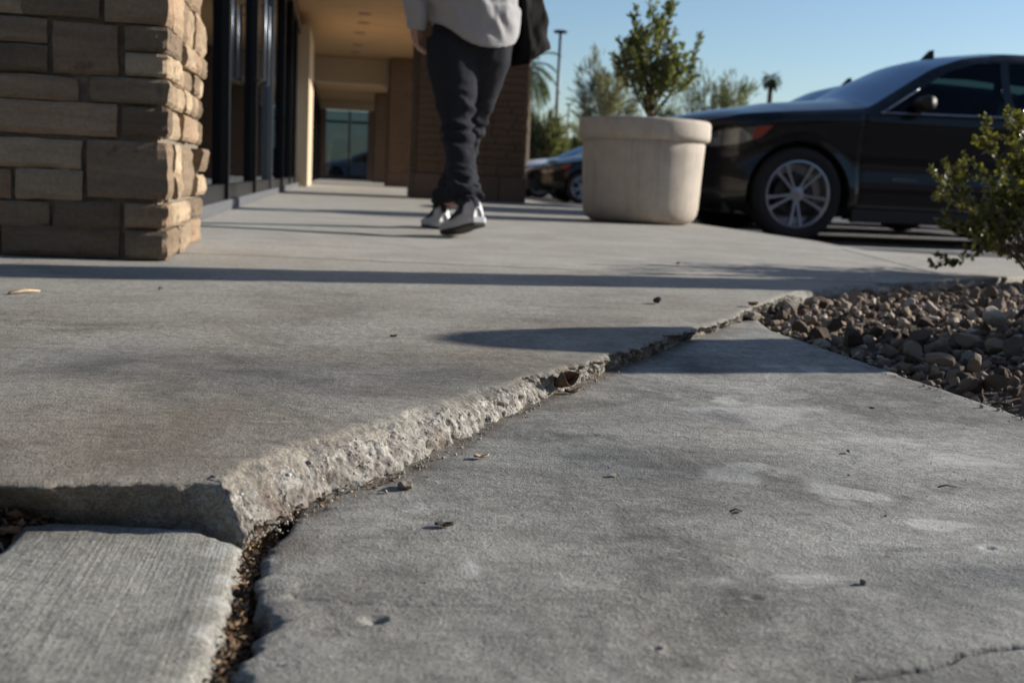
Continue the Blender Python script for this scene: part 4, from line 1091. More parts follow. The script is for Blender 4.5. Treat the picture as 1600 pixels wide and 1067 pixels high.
        if rails:
            if sgn > 0:
                mb = MB(); mb.add([(2.28, -.012, 1.60), (2.28, .012, 1.60), (2.50, .012, 1.66), (2.50, -.012, 1.66), (2.44, -.008, 1.775), (2.44, .008, 1.775), (2.49, -.006, 1.79), (2.49, .006, 1.79)],
                    [(0, 3, 2, 1), (0, 4, 6, 3), (1, 2, 7, 5), (0, 1, 5, 4), (4, 5, 7, 6), (3, 6, 7, 2)]); mb.build('antenna_fin', M_plast, c, bevel=.004)
    for sx_ in (1.75, 2.75):
        for y in (-.38, .38):
            mb = MB(); mb.box(sx_, sx_+.5, y-.25, y+.25, .35, .55); mb.box(sx_+.42, sx_+.56, y-.24, y+.24, .5, zb+.08); mb.box(sx_+.46, sx_+.55, y-.13, y+.13, zb+.13, zb+.33); mb.build('seat', M_seat, c, bevel=.04)
    mb = MB(); mb.box(1.35, 1.7, -W+.2, W-.2, .7, zb-.04); mb.build('dashboard', M_plast, c, bevel=.05)
    return c
near = car(SUV, (2.98, 10.0, -.15), 0, M_black, 'black sport utility vehicle parked nose in behind the round planter', rails=True)
# door badge: a small raised plate of worn letters too small to read
mb = MB(); mb.box(1.70, 1.93, -.9545, -.949, .545, .575); bp = mb.build('door_badge', M_grey, near)
random.seed(3); mb = MB(); s_ = 1.705
while s_ < 1.915:
    w = random.uniform(.008, .016); mb.box(s_, s_+w*.4, -.958, -.9548, .551, .569)
    if random.random() < .6: mb.box(s_+w*.4, s_+w, -.958, -.9548, random.choice([.551, .558, .565]), .569)
    s_ += w+.006
mb.build('badge_letters', M_chrome, bp)
car(SUV, (3.48, 12.75, -.15), 0, M_blue, 'dark utility vehicle parked just beyond the black one, only its roof and windscreen showing', rails=True)
car(SUV, (4.9, 15.6, -.15), 0, M_grey, 'grey utility vehicle third in the row, seen only under and between the nearer ones')
car(SED, (4.15, 23.7, -.15), 0, M_black, 'black sedan far off between the stone column and the round planter')
car(SED, (4.6, 26.6, -.15), 0, M_grey, 'silver grey sedan parked right behind the far black sedan')
car(SED, (4.3, 29.5, -.15), 0, M_white, 'white sedan third of the far cars beside the round planter')
car(SED, (-.9, 53, -.15), 0, M_white, 'white sedan seen through the glazed screen at the end of the walkway')
# ================================================================== PERSON walking away
def remesh(mb, voxel, mat, name, parent, it=3, disp=None):
    o = mesh(name+'_tmp', mb.V, mb.F)
    md = o.modifiers.new('r', 'REMESH'); md.mode = 'VOXEL'; md.voxel_size = voxel; md.use_smooth_shade = True
    if it: sm = o.modifiers.new('s', 'SMOOTH'); sm.iterations = it; sm.factor = .5
    dg = bpy.context.evaluated_depsgraph_get(); ev = o.evaluated_get(dg); me = bpy.data.meshes.new_from_object(ev)
    me.name = name; bpy.data.objects.remove(o)
    if disp:
        me.update(); nr = [v.normal.copy() for v in me.vertices]
        for v, n in zip(me.vertices, nr): v.co = disp(v.co.copy(), n)
    me.shade_smooth(); me.materials.clear(); return link(name, me, mat, parent)
PO = Vector((.60, 5.08, 0))
per = empty('person', PO, label='person walking away in grey sweatshirt, loose charcoal trousers and white sneakers', cat='person')
def rel(x, y, Y): return Vector(pY(x, y, Y))-PO
YH = 5.10
sc_ = 5.10/1750*1.0
def ringtube(mb, items, n=24):      # items: (centre, half width x, half depth y); level rings
    V = []; Fc = []
    for c, a, b in items:
        for k in range(n):
            t_ = 2*PI*k/n; V.append((c[0]+a*math.cos(t_), c[1]+b*math.sin(t_), c[2]))
    for i in range(len(items)-1):
        for k in range(n): k2 = (k+1) % n; Fc.append((i*n+k, i*n+k2, (i+1)*n+k2, (i+1)*n+k))
    Fc.append(tuple(range(n-1, -1, -1))); Fc.append(tuple((len(items)-1)*n+k for k in range(n))); mb.add(V, Fc)
def leg(pts):
    P = []
    for x, y, Y, hw in pts:
        c = rel(x, y, Y); P.append((c, hw*1.10*Y/1750, hw*Y/1750*1.15))
    # densify
    out = []
    for (c, a, b), (c2, a2, b2) in zip(P[:-1], P[1:]):
        for k in range(4): t_ = k/4; out.append((c.lerp(c2, t_), a+(a2-a)*t_, b+(b2-b)*t_))
    out.append(P[-1]); return out
legL = leg([(709, 60, 5.12, 39), (708, 100, 5.10, 37), (711, 150, 5.07, 29), (712, 195, 5.06, 23), (718, 240, 4.96, 21), (724, 280, 4.84, 23), (728, 309, 4.76, 27)])
legR = leg([(759, 60, 5.12, 38), (757, 100, 5.12, 35), (750, 150, 5.20, 26), (736, 200, 5.30, 21), (721, 250, 5.38, 20), (708, 290, 5.42, 22), (698, 318, 5.44, 27)])
mb = MB(); ringtube(mb, legL); ringtube(mb, legR)
hc = rel(737, 40, 5.12); ringtube(mb, [(hc+Vector((0, 0, dz)), a, b) for dz, a, b in ((-.16, .14, .11), (-.10, .175, .13), (0, .18, .135), (.10, .17, .12))])
kneeL = legL[12][0]; kneeR = legR[12][0]; footL = legL[-1][0]; footR = legR[-1][0]
def folds(co, n):
    d = 0
    for kz, foot in ((kneeL, footL), (kneeR, footR)):
        g = math.exp(-((co.z-kz.z)/.13)**2)*math.exp(-((co.x-kz.x)/.12)**2)
        d += g*.008*math.sin(co.z*95+co.x*30+fbm(co*8, 3)*5)
        g = math.exp(-((co.z-foot.z-.03)/.08)**2)*math.exp(-((co.x-foot.x)/.13)**2)
        d += g*.008*math.sin(co.z*100+co.x*25+fbm(co*9, 3)*6)
    d += fbm(Vector((co.x*7, co.y*7, co.z*3.5)), 4)*.009
    d += .003*math.sin((co.x+co.y)*30+fbm(co*5, 3)*6)*max(0, co.z-.55)
    return co+n*d
tro = remesh(mb, .011, M_trouser, 'trousers', per, 3, folds)
# sweatshirt: torso and sleeves
sh = MB(); tc = rel(741, 70, 5.12); t0 = rel(739, 30, 5.12); t1 = rel(739, 0, 5.12)
dx = (t1.x-tc.x)
V = []; Fc = []; nn_ = 40
for j in range(6):
    for k in range(nn_):
        a = 2*PI*k/nn_; u = math.cos(a); lift = u*u*.075*(1.3 if u < 0 else .6); z0 = .812+lift; z = z0+(1.0-z0)*j/5; f_ = [.93, 1, 1.02, 1.02, 1.02, 1.01][j]
        V.append((tc.x+.198*f_*u, tc.y+.152*f_*math.sin(a), z))
for j in range(5):
    for k in range(nn_): k2 = (k+1) % nn_; Fc.append((j*nn_+k, j*nn_+k2, (j+1)*nn_+k2, (j+1)*nn_+k))
V += [(tc.x, tc.y, .90), (tc.x, tc.y, 1.0)]
for k in range(nn_): k2 = (k+1) % nn_; Fc += [(k2, k, 6*nn_), (5*nn_+k, 5*nn_+k2, 6*nn_+1)]
sh.add(V, Fc)
ringtube(sh, [(Vector((t0.x, t0.y, .97)), .19, .14), (Vector((t1.x, t1.y, 1.03)), .205, .15), (Vector((t1.x, t1.y-.005, 1.2)), .215, .15),
              (Vector((t1.x, t1.y, 1.36)), .215, .13), (Vector((t1.x, t1.y, 1.43)), .17, .10), (Vector((t1.x, t1.y, 1.47)), .085, .08)])
for i_, v_ in enumerate(sh.V):
    x_, y_ = v_[0]-tc.x, v_[1]-tc.y; a_ = .26; sh.V[i_] = (tc.x+x_*math.cos(a_)-y_*1.12*math.sin(a_), tc.y+x_*math.sin(a_)+y_*1.12*math.cos(a_), v_[2])
shL = Vector((t1.x-.20, t1.y, 1.38)); shR = Vector((t1.x+.20, t1.y, 1.38))
hL = rel(652, 62, 5.12); elL = Vector((hL.x-.03, t1.y-.05, 1.12)); wrL = rel(650, 45, 5.12)
sh.tube([shL+Vector((.05, 0, .01)), shL+Vector((-.02, 0, -.08)), elL, elL.lerp(wrL, .6), wrL], [.075, .075, .062, .056, .047], 16)
elR = Vector((t1.x+.25, t1.y+.07, 1.14)); wrR = Vector((t1.x+.18, t1.y+.26, 1.27))
sh.tube([shR+Vector((-.05, 0, .01)), shR+Vector((.03, 0, -.08)), elR, elR.lerp(wrR, .6), wrR], [.075, .072, .062, .052, .042], 16)
def sfold(co, n):
    # curved shirt tail: sides of the hem ride up
    d = fbm(Vector((co.x*9, co.y*9, co.z*5)), 4)*.010
    d += .006*math.sin((co.x*1.0+co.z*.75)*36+fbm(co*5, 3)*5)*(1 if co.z < 1.15 else .4)
    u = (co.x-tc.x)/.2; hz = .812+u*u*.075*(1.3 if u < 0 else .6); g = min(1, max(0, (co.z-hz-.01)/.07)) if abs(co.x-tc.x) < .21 else 1
    return co+n*d*g
swe = remesh(sh, .009, M_sweat, 'sweatshirt', per, 3, sfold)
hem = MB(); P = []
for k in range(0):
    a = -PI*1.0*k/40; u = math.cos(a); P.append((tc.x+.192*u, tc.y+.148*math.sin(a)-.004, .815+u*u*.085*(1.2 if u < 0 else .6)))
pass
# body: head, neck, hands, lower legs as one figure
bd = MB(); top = t1
def ball(mb, c, rx, ry, rz_, n=16, m=10):
    V = []; Fc = []
    for j in range(1, m):
        ph = PI*j/m
        for k in range(n): t_ = 2*PI*k/n; V.append((c[0]+rx*math.sin(ph)*math.cos(t_), c[1]+ry*math.sin(ph)*math.sin(t_), c[2]-rz_*math.cos(ph)))
    for j in range(m-2):
        for k in range(n): k2 = (k+1) % n; Fc.append((j*n+k, j*n+k2, (j+1)*n+k2, (j+1)*n+k))
    Fc.append(tuple(range(n-1, -1, -1))); Fc.append(tuple((m-2)*n+k for k in range(n))); mb.add(V, Fc)
hx = top.x; hy = top.y+.03
ball(bd, (hx, hy, 1.655), .074, .092, .112, 24, 14); ball(bd, (hx, hy+.045, 1.60), .052, .05, .055)
ball(bd, (hx, hy+.098, 1.635), .014, .02, .024); ball(bd, (hx, hy+.088, 1.594), .024, .012, .008)
for s in (-1, 1): ball(bd, (hx+s*.076, hy-.005, 1.64), .008, .018, .032, 10, 8)
bd.tube([(hx, hy-.01, 1.60), (hx, top.y, 1.50), (hx, top.y, 1.40)], [.055, .058, .075], 16)
ringtube(bd, [(Vector((top.x, top.y, z)), a, b) for z, a, b in ((1.42, .13, .08), (1.3, .17, .1), (1.1, .15, .1), (.95, .15, .1), (.86, .14, .1))])
bd.tube([(top.x, top.y, 1.36), shL, elL, wrL, hL], [.06, .045, .036, .026, .026], 12)
bd.tube([(top.x, top.y, 1.36), shR, elR, wrR, wrR+Vector((-.02, .04, .03))], [.06, .045, .036, .026, .026], 12)
def leg_in(L_): bd.tube([(top.x, top.y, .95)]+[q[0] for q in L_[::4]], [.08]+[max(.036, q[1]*.55) for q in L_[::4]], 12)
leg_in(legL); leg_in(legR)
def hand(wr, d, side, inward, curl):
    d = Vector(d).normalized(); s = Vector(side).normalized(); i_ = Vector(inward).normalized()
    for k in range(4): bd.tube([wr-d*.02+s*(-.024+.016*k), wr+d*.085+s*(-.030+.020*k)], [.013, .0125], 8)
    for k, L in enumerate((.072, .080, .074, .058)):
        b = wr+d*.08+s*(-.030+.020*k); P = [b]; dd = d.copy()
        for q in range(3): dd = (dd+i_*curl).normalized(); P.append(P[-1]+dd*L/3)
        bd.tube(P, [.0095, .009, .0085, .0075], 8)
    b = wr+d*.02-s*.030; bd.tube([b, b+(d*.6-s*.5+i_*.4).normalized()*.035, b+(d*.6-s*.5+i_*.4).normalized()*.035+(d*.9+i_*.3).normalized()*.032], [.014, .011, .009], 8)
hand(wrL+Vector((-.004, 0, .012)), (.10, .06, -1), (0, -1, 0), (1, .3, 0), .85)
hand(wrR, (-.35, .5, .6), (1, 0, 0), (0, -1, .2), .6)
body_ = remesh(bd, .0052, M_skin, 'body', per, 2)
hr = MB(); ball(hr, (hx, hy-.012, 1.675), .082, .096, .108, 24, 14)
hb = remesh(hr, .008, M_hair, 'hair', per, 1, lambda co, n: co+n*fbm(co*60, 3)*.006 if not (co.y > hy+.05 and co.z < 1.70) else Vector((co.x, min(co.y, hy+.045), co.z)))
for s in (-1, 1):
    e = MB(); ball(e, (hx+s*.030, hy+.082, 1.655), .011, .009, .007); e.build('eye', M_eye, per, True)
def shoe(heel, toe, roll=0):
    """sneaker between a heel point and a toe point on its sole line"""
    heel = Vector(heel); toe = Vector(toe); L = (toe-heel).length; f = (toe-heel).normalized(); s = f.cross(Vector((0, 0, 1))).normalized(); u = s.cross(f).normalized()
    r = empty('shoe', (0, 0, 0)); r.parent = per
    X = [0, .06, .15, .3, .45, .6, .72, .85, .94, 1.0]; HW = [.020, .036, .042, .040, .041, .050, .055, .052, .040, .015]
    HT = [.070, .112, .124, .114, .098, .072, .062, .053, .042, .026]; sp = []
    def sect(i, k, grow_=0.0):
        pass
    V = []; n = 14
    for x, w, h in zip(X, HW, HT):
        for k in range(n):
            a = PI*k/(n-1); q = math.cos(a); v = max(0, math.sin(a))**.75; V.append(heel+f*(x*L)+s*(q*w*(1-.18*v**3))+u*(.022+(h-.02)*v))
    Fc = [(i*n+k, i*n+k+1, (i+1)*n+k+1, (i+1)*n+k) for i in range(9) for k in range(n-1)]
    Fc += [tuple(range(n)), tuple(9*n+k for k in range(n-1, -1, -1))]
    o = mesh('upper', V, Fc, M_shoew, r, True)
    # midsole (white) and outsole (dark)
    def sole(nm, z0, z1, g, mt):
        V = []; m = len(X)
        ringp = [(x, w+g) for x, w in zip(X, HW)]; loop = [(x, w) for x, w in ringp]+[(x, -w) for x, w in ringp[::-1]]
        for z in (z0, z1):
            for x, w in loop: V.append(heel+f*((x*(L+.012))-.006)+s*w+u*z)
        q = len(loop); Fc = [tuple(range(q)), tuple(range(2*q-1, q-1, -1))]+[(i, i+q, (i+1) % q+q, (i+1) % q) for i in range(q)]
        mm = MB(); mm.add(V, Fc); mm.build(nm, mt, r, bevel=.003)
    sole('midsole', .008, .032, .006, M_shoew); sole('outsole', -.004, .0078, .004, M_sole)
    # dark side panels, heel tab and collar stripe lying proud of the upper
    def patch(nm, i0, i1, k0, k1, mt, off=.0022):
        V2 = []; 
        for i in np.linspace(i0, i1, 7):
            a = int(min(8, math.floor(i))); t_ = i-a
            for k in np.linspace(k0, k1, 6):
                b = int(min(n-2, math.floor(k))); w_ = k-b
                p = (V[a*n+b]*(1-w_)+V[a*n+b+1]*w_)*(1-t_)+(V[(a+1)*n+b]*(1-w_)+V[(a+1)*n+b+1]*w_)*t_
                cen = heel+f*(np.interp(i, range(10), X)*L)+u*.04; V2.append(p+(p-cen).normalized()*off)
        mesh(nm, V2, [(i*6+k, i*6+k+1, (i+1)*6+k+1, (i+1)*6+k) for i in range(6) for k in range(5)], mt, r, True)
    patch('heel_panel', 0.05, 2.4, 4.2, 8.8, M_shoed, .004); patch('side_panel', 2.4, 5.0, 1.0, 5.4, M_shoed, .004); patch('side_panel', 2.4, 5.0, 7.6, 12, M_shoed, .004)
    patch('stripe', 1.2, 5.2, 3.2, 4.4, M_shoed, .0035); patch('stripe', 1.2, 5.2, 9.0, 10.0, M_shoed, .0035)
    patch('toe_cap', 7.0, 8.6, 2.5, 10.5, M_shoed, .002)
    mb = MB(); c0 = heel+f*.075+u*.10; mb.tube([c0+s*.034*math.cos(a)+f*.045*math.sin(a) for a in np.linspace(0, 2*PI, 17)], .008, 6); mb.build('collar', M_shoed, r, True)
    # ankle/sock
    mb = MB(); mb.tube([heel+f*.08+u*.04, heel+f*.085+u*.10, (heel+f*.085+u*.10).lerp(footL if heel.y < .0 else footR, .8)], [.036, .038, .04], 12); mb.build('sock', M_trouser, r, True)
hN = rel(748, 350, 4.60); hN.z = .062; tN = Vector(pz(694, 371))-PO; tN.z = .008
tN = hN+Vector((-.095, .235, -.055)).normalized()*.275
shoe(hN, Vector((tN.x, tN.y, .006)))
hF = Vector(pz(693, 359))-PO; hF.z = .005; shoe(hF, hF+Vector((-.04, .27, .0)).normalized()*.28)
# bag on the right shoulder
bag = empty('tote_bag', (.93, 5.05, .76), label='limp black bag hanging from the right shoulder of the walking person', cat='bag')
bo = Vector((.93, 5.05, .76)); B_ = MB()
bp_ = [(798, 108, .03), (812, 103, .055), (832, 97, .06), (852, 84, .055), (862, 76, .02)]
V = []; Fc = []
prof = [(0, [(797, 104), (810, 103), (825, 98), (842, 88), (861, 77)]), (1, [(800, 60), (812, 60), (828, 58), (842, 52), (857, 40)]), (2, [(802, 20), (812, 20), (826, 18), (840, 12), (851, 2)]), (3, [(804, -60), (812, -62), (822, -62), (832, -62), (838, -60)])]
n = 5
for j, pts_ in prof:
    for sd in (-1, 1):
        for i, (x, y) in enumerate(pts_):
            th = (.055 if 0 < i < 4 else .012)*(1 if j in (1, 2) else .45 if j == 0 else .5); p = Vector(pY(x, y, 5.17))-bo; p.y += sd*th+.02*math.sin(i*2.1+j); V.append(p)
R2 = 2*n
for j in range(3):
    lp = [j*R2+i for i in range(n)]+[j*R2+n+i for i in range(n-1, -1, -1)]; up_ = [k+R2 for k in lp]
    for k in range(len(lp)): k2 = (k+1) % len(lp); Fc.append((lp[k], lp[k2], up_[k2], up_[k]))
Fc.append(tuple([i for i in range(n)]+[n+i for i in range(n-1, -1, -1)])); Fc.append(tuple([3*R2+i for i in range(n)]+[3*R2+n+i for i in range(n-1, -1, -1)]))
B_.add(V, Fc); o = B_.build('bag_body_tmp', M_bag); me0 = o.data
md = o.modifiers.new('s', 'SUBSURF'); md.levels = 3; md.render_levels = 3
dg = bpy.context.evaluated_depsgraph_get(); me = bpy.data.meshes.new_from_object(o.evaluated_get(dg)); bpy.data.objects.remove(o)
me.update(); nr = [v.normal.copy() for v in me.vertices]
for v, nn in zip(me.vertices, nr): v.co += nn*(.005*math.sin(v.co.x*55+v.co.z*14+fbm(v.co*6, 3)*5)+fbm(v.co*10, 3)*.006)
me.shade_smooth(); me.materials.clear(); link('bag_body', me, M_bag, bag)
mb = MB(); a_ = Vector(pY(812, -58, 5.15))-bo; e_ = Vector(pY(834, -58, 5.18))-bo; shp = shR+PO-bo+Vector((-.04, 0, .075))
mb.tube([a_, a_.lerp(shp, .6)+Vector((0, -.02, 0)), shp+Vector((0, -.06, -.01)), shp+Vector((0, 0, .015)), shp+Vector((0, .08, -.03)), e_.lerp(shp, .3)+Vector((0, .05, 0)), e_], .011, 8); mb.build('strap', M_bag, bag, True)

# ================================================================== LAMP POSTS, TREES, FAR THINGS
def at(x, Y): return pY(x, 300, Y)[0]
def lamppost(px, Y, top_y, label):
    top_ = pY(px, top_y, Y); b = empty('lamp_post', (top_[0], Y, -.15), label=label, cat='lamp post'); h = top_[2]+.15; mb = MB()
    mb.lathe([(.22, 0), (.22, .6), (0, .6)], 20); mb.build('concrete_base', M_kerb, b)
    mb = MB(); mb.lathe([(.085, .6), (.075, h*.5), (.06, h-.08), (0, h-.08)], 16); mb.build('pole', M_steel, b, True)
    mb = MB(); mb.lathe([(0, h-.10), (.28, h-.08), (.30, h-.03), (.26, h+.02), (.05, h+.05), (0, h+.05)], 24); mb.build('lamp_head', M_steel, b, angle=.6)
lamppost(876, 48, 49, 'tall dark lamp post with a flat round head, left of the round planter')
lamppost(889, 95, 163, 'very distant thin lamp post low between the far trees')
def tree(x, Y, top_y, w_px, label, mat, seed, n=2600, leaf=.16, sparse=1.0, trunk=.16, low=.25):
    random.seed(seed); tp_ = pY(x, top_y, Y); b = empty('desert_tree', (tp_[0], Y, -.2), label=label, cat='tree'); h = tp_[2]+.2; rad = w_px*Y/1750/2
    tubes = []; tips = []
    for k in range(7):
        a = k*.9+random.random(); grow((0, 0, h*.04), (math.cos(a)*rad/h*1.7, math.sin(a)*rad/h*1.7, 1), h*.42, trunk*.55, 3, tubes, tips, .35, 3, .62, .2, 4, .75)
    mb = MB(); mb.tube([(0, 0, 0), (0, 0, h*.12)], [trunk, trunk*.8], 10)
    P_ = mb
    for P, R in tubes: mb.tube(P, [max(.012, r) for r in R], 5)
    mb.build('trunk', M_bark, b, True)
    it = []; mx = max(t_[0].z for t_ in tips); mr = np.percentile([math.hypot(t_[0].x, t_[0].y) for t_ in tips], 96)
    tips2 = [t_ for t_ in tips if t_[0].z > h*low]
    for k in range(n):
        p, d, dp = random.choice(tips2); q = Vector((p.x*rad/mr, p.y*rad/mr, min(p.z*h/mx, h)))+rdir()*random.uniform(0, .35)*sparse
        L = leaf*random.uniform(1.2, 3.2); it.append((q, (q-Vector((0, 0, h*.5))).normalized()*1.2+rdir()*.55, rdir(.4), L, L*.10))
    # rescale limbs to the crown
    for o_ in b.children:
        for v in o_.data.vertices: 
            if v.co.z > h*.12: v.co.x *= rad/mr; v.co.y *= rad/mr; v.co.z *= h/mx if h/mx < 1.3 else 1.3
    leaves_mesh('crown', it, mat, b); return b
tree(952, 42, 84, 112, 'wispy grey-brown tree just left of the potted tree', M_fargrey, 31, 2600, .15, .6)
tree(1118, 50, 108, 175, 'broad sparse green-grey tree right of the round planter', M_far, 32, 3300, .16, .9)
tree(1010, 62, 150, 210, 'lower olive green tree filling in behind the potted tree', M_far, 33, 3000, .18, .9)
tree(846, 40, 182, 60, 'low rounded olive bush-like tree beside the stone column', M_far, 34, 4000, .16, .8, low=.1)
tree(905, 70, 205, 60, 'far low tree between the lamp post and the round planter', M_far, 35, 3000, .22, 1, low=.1)
tree(1330, 75, 190, 260, 'distant low tree mostly hidden behind the black car', M_far, 36, 3000, .3, 1.2, low=.1)
tree(790, 75, 215, 120, 'distant low tree mostly hidden behind the walking person', M_far, 37, 3000, .3, 1.2, low=.1)
pr = pY(1205, 125, 90); palm((pr[0], 90, -.2), 'small fan palm silhouette on the horizon above the bonnet of the black car', pr[2]+.2, .95, 40, M_palm, .22, 1.6, seed=5)
pl = pY(824, 110, 30); palm((pl[0], 30, -.2), 'palm whose drooping fronds show beside the stone column', pl[2]+.2, 1.0, 34, M_palm, .14, 2.2, seed=6)
# far low wall at the edge of the lot
mb = MB(); mb.box(-60, 140, 0, .3, 0, 1.5); o = mb.build('boundary_wall', M_beige, None); o.location = (0, 118, -.2); tag(o, 'long low tan wall along the far side of the parking lot', 'wall')

# ================================================================== SMALL THINGS ON THE CONCRETE
random.seed(77)
def pebble(p, r, label, mat=M_rock, sq=.75, cat='pebble', cname='pebble', k=None):
    me = pm[k if k is not None else random.randrange(14)].copy(); me.name = cname; me.materials.clear(); me.materials.append(mat)
    o = bpy.data.objects.new(cname, me); COL.objects.link(o); o.location = (p[0], p[1], p[2]+r*sq*.72); o.scale = (r, r*.85, r*sq); o.rotation_euler = (0, 0, random.uniform(0, 6))
    return tag(o, label, cat)
M_peb = simple('pale_pebble', (.40, .35, .29), .9, .25, 60, .002); M_pebd = simple('dark_pebble', (.07, .06, .052), .9, .25, 60, .002)
pebble(plow(634, 762), .0105, 'largest pale pebble lying against the foot of the broken slab edge', M_peb, .62, k=5)
pebble(plow(957, 746), .0042, 'small pale pebble alone in the middle of the sunken slab', M_peb)
pebble(plow(1349, 914), .0040, 'small pale pebble nearest the right front corner', M_peb)
pebble(plow(1325, 707), .0036, 'tiny dark pebble on the right half of the sunken slab', M_pebd)
pebble(plow(1326, 743), .0022, 'tiniest grit grain below the tiny dark pebble', M_peb)
pebble(plow(1384, 807), .0018, 'tiny reddish grit grain at the right of the sunken slab', M_peb)
pebble(plow(1363, 638), .0045, 'flat dark chip near the gravel on the sunken slab', M_pebd, .4)
pebble(pz(1028, 475), .012, 'dark pebble on the raised slab just before the gravel tip', M_pebd, .75)
pebble(pz(1060, 413), .009, 'dark pebble on the lit walkway beyond the long shadow', M_pebd, .5)
pebble(pz(251, 454), .008, 'small tan pebble on the raised slab in front of the pier', M_peb, .6)
pebble(plow(1172, 500), .030, 'tan flat stone at the very tip of the gravel bed', M_peb, .35, cat='stone', cname='flat_stone')
def leaf3(p, L, w, ang, curl, label, mat, lift=.002, cname='dry_leaf', tilt=0):
    V = []; Fc = []; n = 8
    for i in range(n+1):
        u = i/n; ww = w*max(0, math.sin(PI*u))**.8*(1-.25*u)+.0002
        for k in range(5):
            v = (k-2)/2; z = curl*(abs(v)**1.5)*w*1.1+curl*.35*L*(u-.5)**2*2+fbm((u*4, v*2, L*90), 3)*.0012
            V.append((u*L-L/2, v*ww, z))
    Fc = [(i*5+k, i*5+k+1, (i+1)*5+k+1, (i+1)*5+k) for i in range(n) for k in range(4)]
    o = mesh(cname, V, Fc, mat, None, True); o.location = (p[0], p[1], p[2]+lift); o.rotation_euler = (tilt, 0, ang)
    md = o.modifiers.new('t', 'SOLIDIFY'); md.thickness = .0005
    return tag(o, label, 'leaf')
M_lb = simple('leaf_brown', (.14, .085, .05), .8, .35, 150); M_lt = simple('leaf_tan', (.42, .31, .2), .85, .25, 150); M_ld = simple('leaf_dark', (.045, .04, .03), .8, .3, 150)
leaf3(plow(752, 717), .017, .006, .25, .35, 'little curled brown leaf left of centre on the sunken slab', M_lt, .0015)
leaf3(plow(694, 825), .016, .0055, -.1, .4, 'dark curled leaf in the open part of the sunken slab', M_ld, .0015)
leaf3(pz(615, 527), .011, .004, .1, .5, 'tiny dark leaf scrap in the middle of the raised slab', M_ld, .001)
leaf3(plow(868, 612)+np.array([0, -.006, 0]), .034, .014, .7, 1.5, 'curled brown leaf leaning on the broken edge', M_lb, .008, tilt=.9)
leaf3(plow(893, 616), .020, .006, .0, .6, 'narrow brown leaf beside the leaning curled one', M_lb, .0015)
leaf3(pz(1163, 479)+np.array([.02, 0, 0]), .03, .012, .5, .5, 'dry leaf at the edge of the raised slab by the gravel', M_lb, .002)
tw = MB(); a_ = pz(14, 461); b_ = pz(62, 457); tw.tube([(a_[0], a_[1], .003), ((a_[0]+b_[0])/2, (a_[1]+b_[1])/2, .006), (b_[0], b_[1], .003)], [.003, .0032, .002], 8)
tag(tw.build('twig', M_lt, None, True), 'short tan twig lying before the stone pier at the left edge', 'twig')
for (x, y, ang, L, lb) in [(1150, 801, .1, .012, 'thin dark straw left of the pale stains'), (1480, 763, -.2, .02, 'thin brown straw by the pale stains at right')]:
    p = plow(x, y); tw = MB(); tw.tube([(p[0]-L/2, p[1], p[2]+.0015), (p[0], p[1]+.002, p[2]+.003), (p[0]+L/2, p[1]+.001, p[2]+.0015)], .0008, 6); tag(tw.build('straw', M_ld, None, True), lb, 'straw')
# leaf litter and crumbs caught in the open joints and along the step
def flakes(name, centres, n, rmin, rmax, zs, mat, label, cat, parent=None):
    V = []; Fc = []
    for k in range(n):
        c_ = centres[random.randrange(len(centres))]; x = c_[0]+random.gauss(0, c_[2]); y = c_[1]+random.gauss(0, c_[3]); z = zs(x, y)
        L = random.uniform(rmin, rmax); a = random.uniform(0, 2*PI); d = Vector((math.cos(a), math.sin(a), random.gauss(0, .45))).normalized(); s = d.cross(rdir(1.2)).normalized(); w = L*random.uniform(.2, .5); nn = s.cross(d)
        p = Vector((x, y, z)); b = len(V); V += [p, p+d*L*.5+s*w*.5+nn*w*.3, p+d*L, p+d*L*.5-s*w*.5+nn*w*.2, p+d*L*.5-nn*w*.25]; Fc += [(b, b+1, b+4), (b+1, b+2, b+4), (b+2, b+3, b+4), (b+3, b, b+4), (b, b+1, b+3), (b+1, b+2, b+3)]
    o = np_mesh(name, np.array([v[:] for v in V]), np.array(Fc), mat, None); o['kind'] = 'stuff'; return tag(o, label, cat)
gc = []
for (x, y, r) in [(345, 1050, 1), (352, 1020, 1), (368, 985, 1), (378, 950, 1), (380, 915, 1), (388, 880, 1), (394, 858, 1.1), (405, 838, 1.0), (422, 822, .8), (350, 1080, 1.2)]:
    p = plow(x, y); gc.append((p[0], p[1], .0042*r, .022))
flakes('leaf_litter', gc, 2600, .0025, .008, lambda x, y: zlow(y)-.010+random.uniform(-.012, .005)-(.007 if x > -.052 else 0), M_drybits, 'brown leaf crumbs filling the open joint in front', 'leaf litter')
gc = []
for i in range(2, 9): gc.append((crB[i][0]+.004, crB[i][1]-.006, .0045, .010))
flakes('leaf_litter', gc, 170, .002, .008, lambda x, y: zlow(y)+.0005+abs(random.gauss(0, .001)), M_drybits, 'dry leaf crumbs strewn along the foot of the broken edge', 'leaf litter')
gc = [(*plow(x, y)[:2], .014, .010) for x, y in [(0, 812), (20, 808), (45, 806), (-20, 820), (75, 807)]]
flakes('leaf_litter', gc, 420, .006, .022, lambda x, y: zlow(y)-.004+random.uniform(-.008, .008), M_drybits, 'brown leaf litter in the joint at the left edge', 'leaf litter')
V = []; SFl = []; off = 0; Vs_ = []
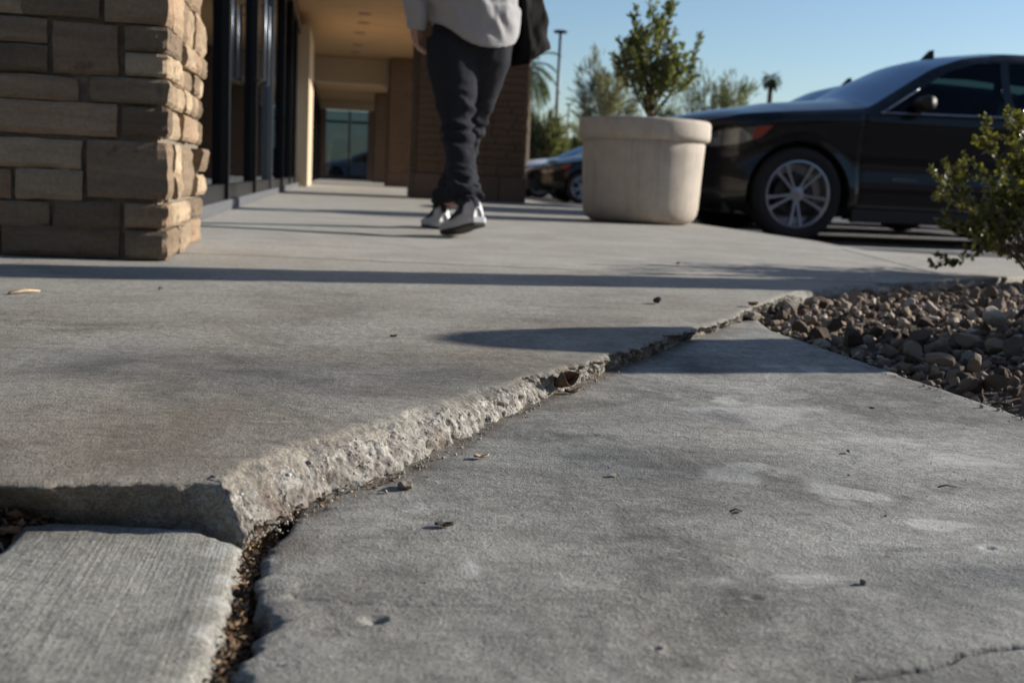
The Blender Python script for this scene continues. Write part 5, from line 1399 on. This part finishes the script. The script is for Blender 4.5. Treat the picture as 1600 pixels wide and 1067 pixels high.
for k in range(420):
    i = random.uniform(0, 22); a = int(i); q = crB[a]*(1-(i-a))+crB[min(a+1, 26)]*(i-a); x = q[0]+abs(random.gauss(0, .010))+.003; y = q[1]-abs(random.gauss(0, .009))-.002
    r = min(.0035, .0009*math.exp(random.gauss(0, .55))); VV, FF = protolo[random.randrange(14)]; Vs_.append(VV*r+np.array([x, y, zlow(y)+r*.6])); SFl.append(FF+off); off += len(VV)
for k in range(70):
    y = random.uniform(.9, 2.15); x = .90-abs(random.gauss(0, .02)); r = min(.006, .0022*math.exp(random.gauss(0, .5))); VV, FF = protolo[random.randrange(14)]; Vs_.append(VV*r+np.array([x, y, zlow(y)+r*.5])); SFl.append(FF+off); off += len(VV)
for k in range(500):
    x = random.uniform(-.02, .9); y = random.uniform(.55, 2.1); r = min(.0018, .0006*math.exp(random.gauss(0, .4))); 
    if not inpoly(x, y, [(-.03, .5), (-.04, .83), (.8, 2.1), (.86, 2.0), (.9, .5)]): continue
    VV, FF = protolo[random.randrange(14)]; Vs_.append(VV*r+np.array([x, y, zlow(y)+r*.5])); SFl.append(FF+off); off += len(VV)
o = np_mesh('grit', np.vstack(Vs_), np.vstack(SFl), M_peb); tag(o, 'fine crumbs of concrete and grit along the step and over the slab', 'grit', kind='stuff')
for (x, y, r, lb) in [(438, 806, .006, 'flat pale flake of concrete at the slab corner'), (470, 792, .005, 'second pale flake along the foot of the broken edge'), (420, 818, .007, 'tan leaf-like flake where the joints meet')]:
    pebble(plow(x, y)+np.array([.004, -.004, 0]), r, lb, M_peb, .3, 'concrete flake', 'concrete_flake')

# aggregate showing in the broken face: small stones half sunk in the rubble edge of the raised slab
random.seed(99); AV = []; AF = []; off = 0
co = np.array([v.co[:] for v in slabA.data.vertices])
fi = [p for p in slabA.data.polygons if p.material_index == 1]
for k in range(1500):
    p = fi[random.randrange(len(fi))]; c_ = np.array(p.center[:]); 
    if c_[1] > 2.3 or c_[2] > -.004 or c_[2] < -.04: continue
    r = min(.0042, .0013*math.exp(random.gauss(0, .5))); VV, FF = protolo[random.randrange(14)]
    AV.append(VV*np.array([r, r, r*.85])+c_-np.array(p.normal[:])*r*.25); AF.append(FF+off); off += len(VV)
o = np_mesh('aggregate', np.vstack(AV), np.vstack(AF), M_agg, slabA); o['kind'] = 'stuff'
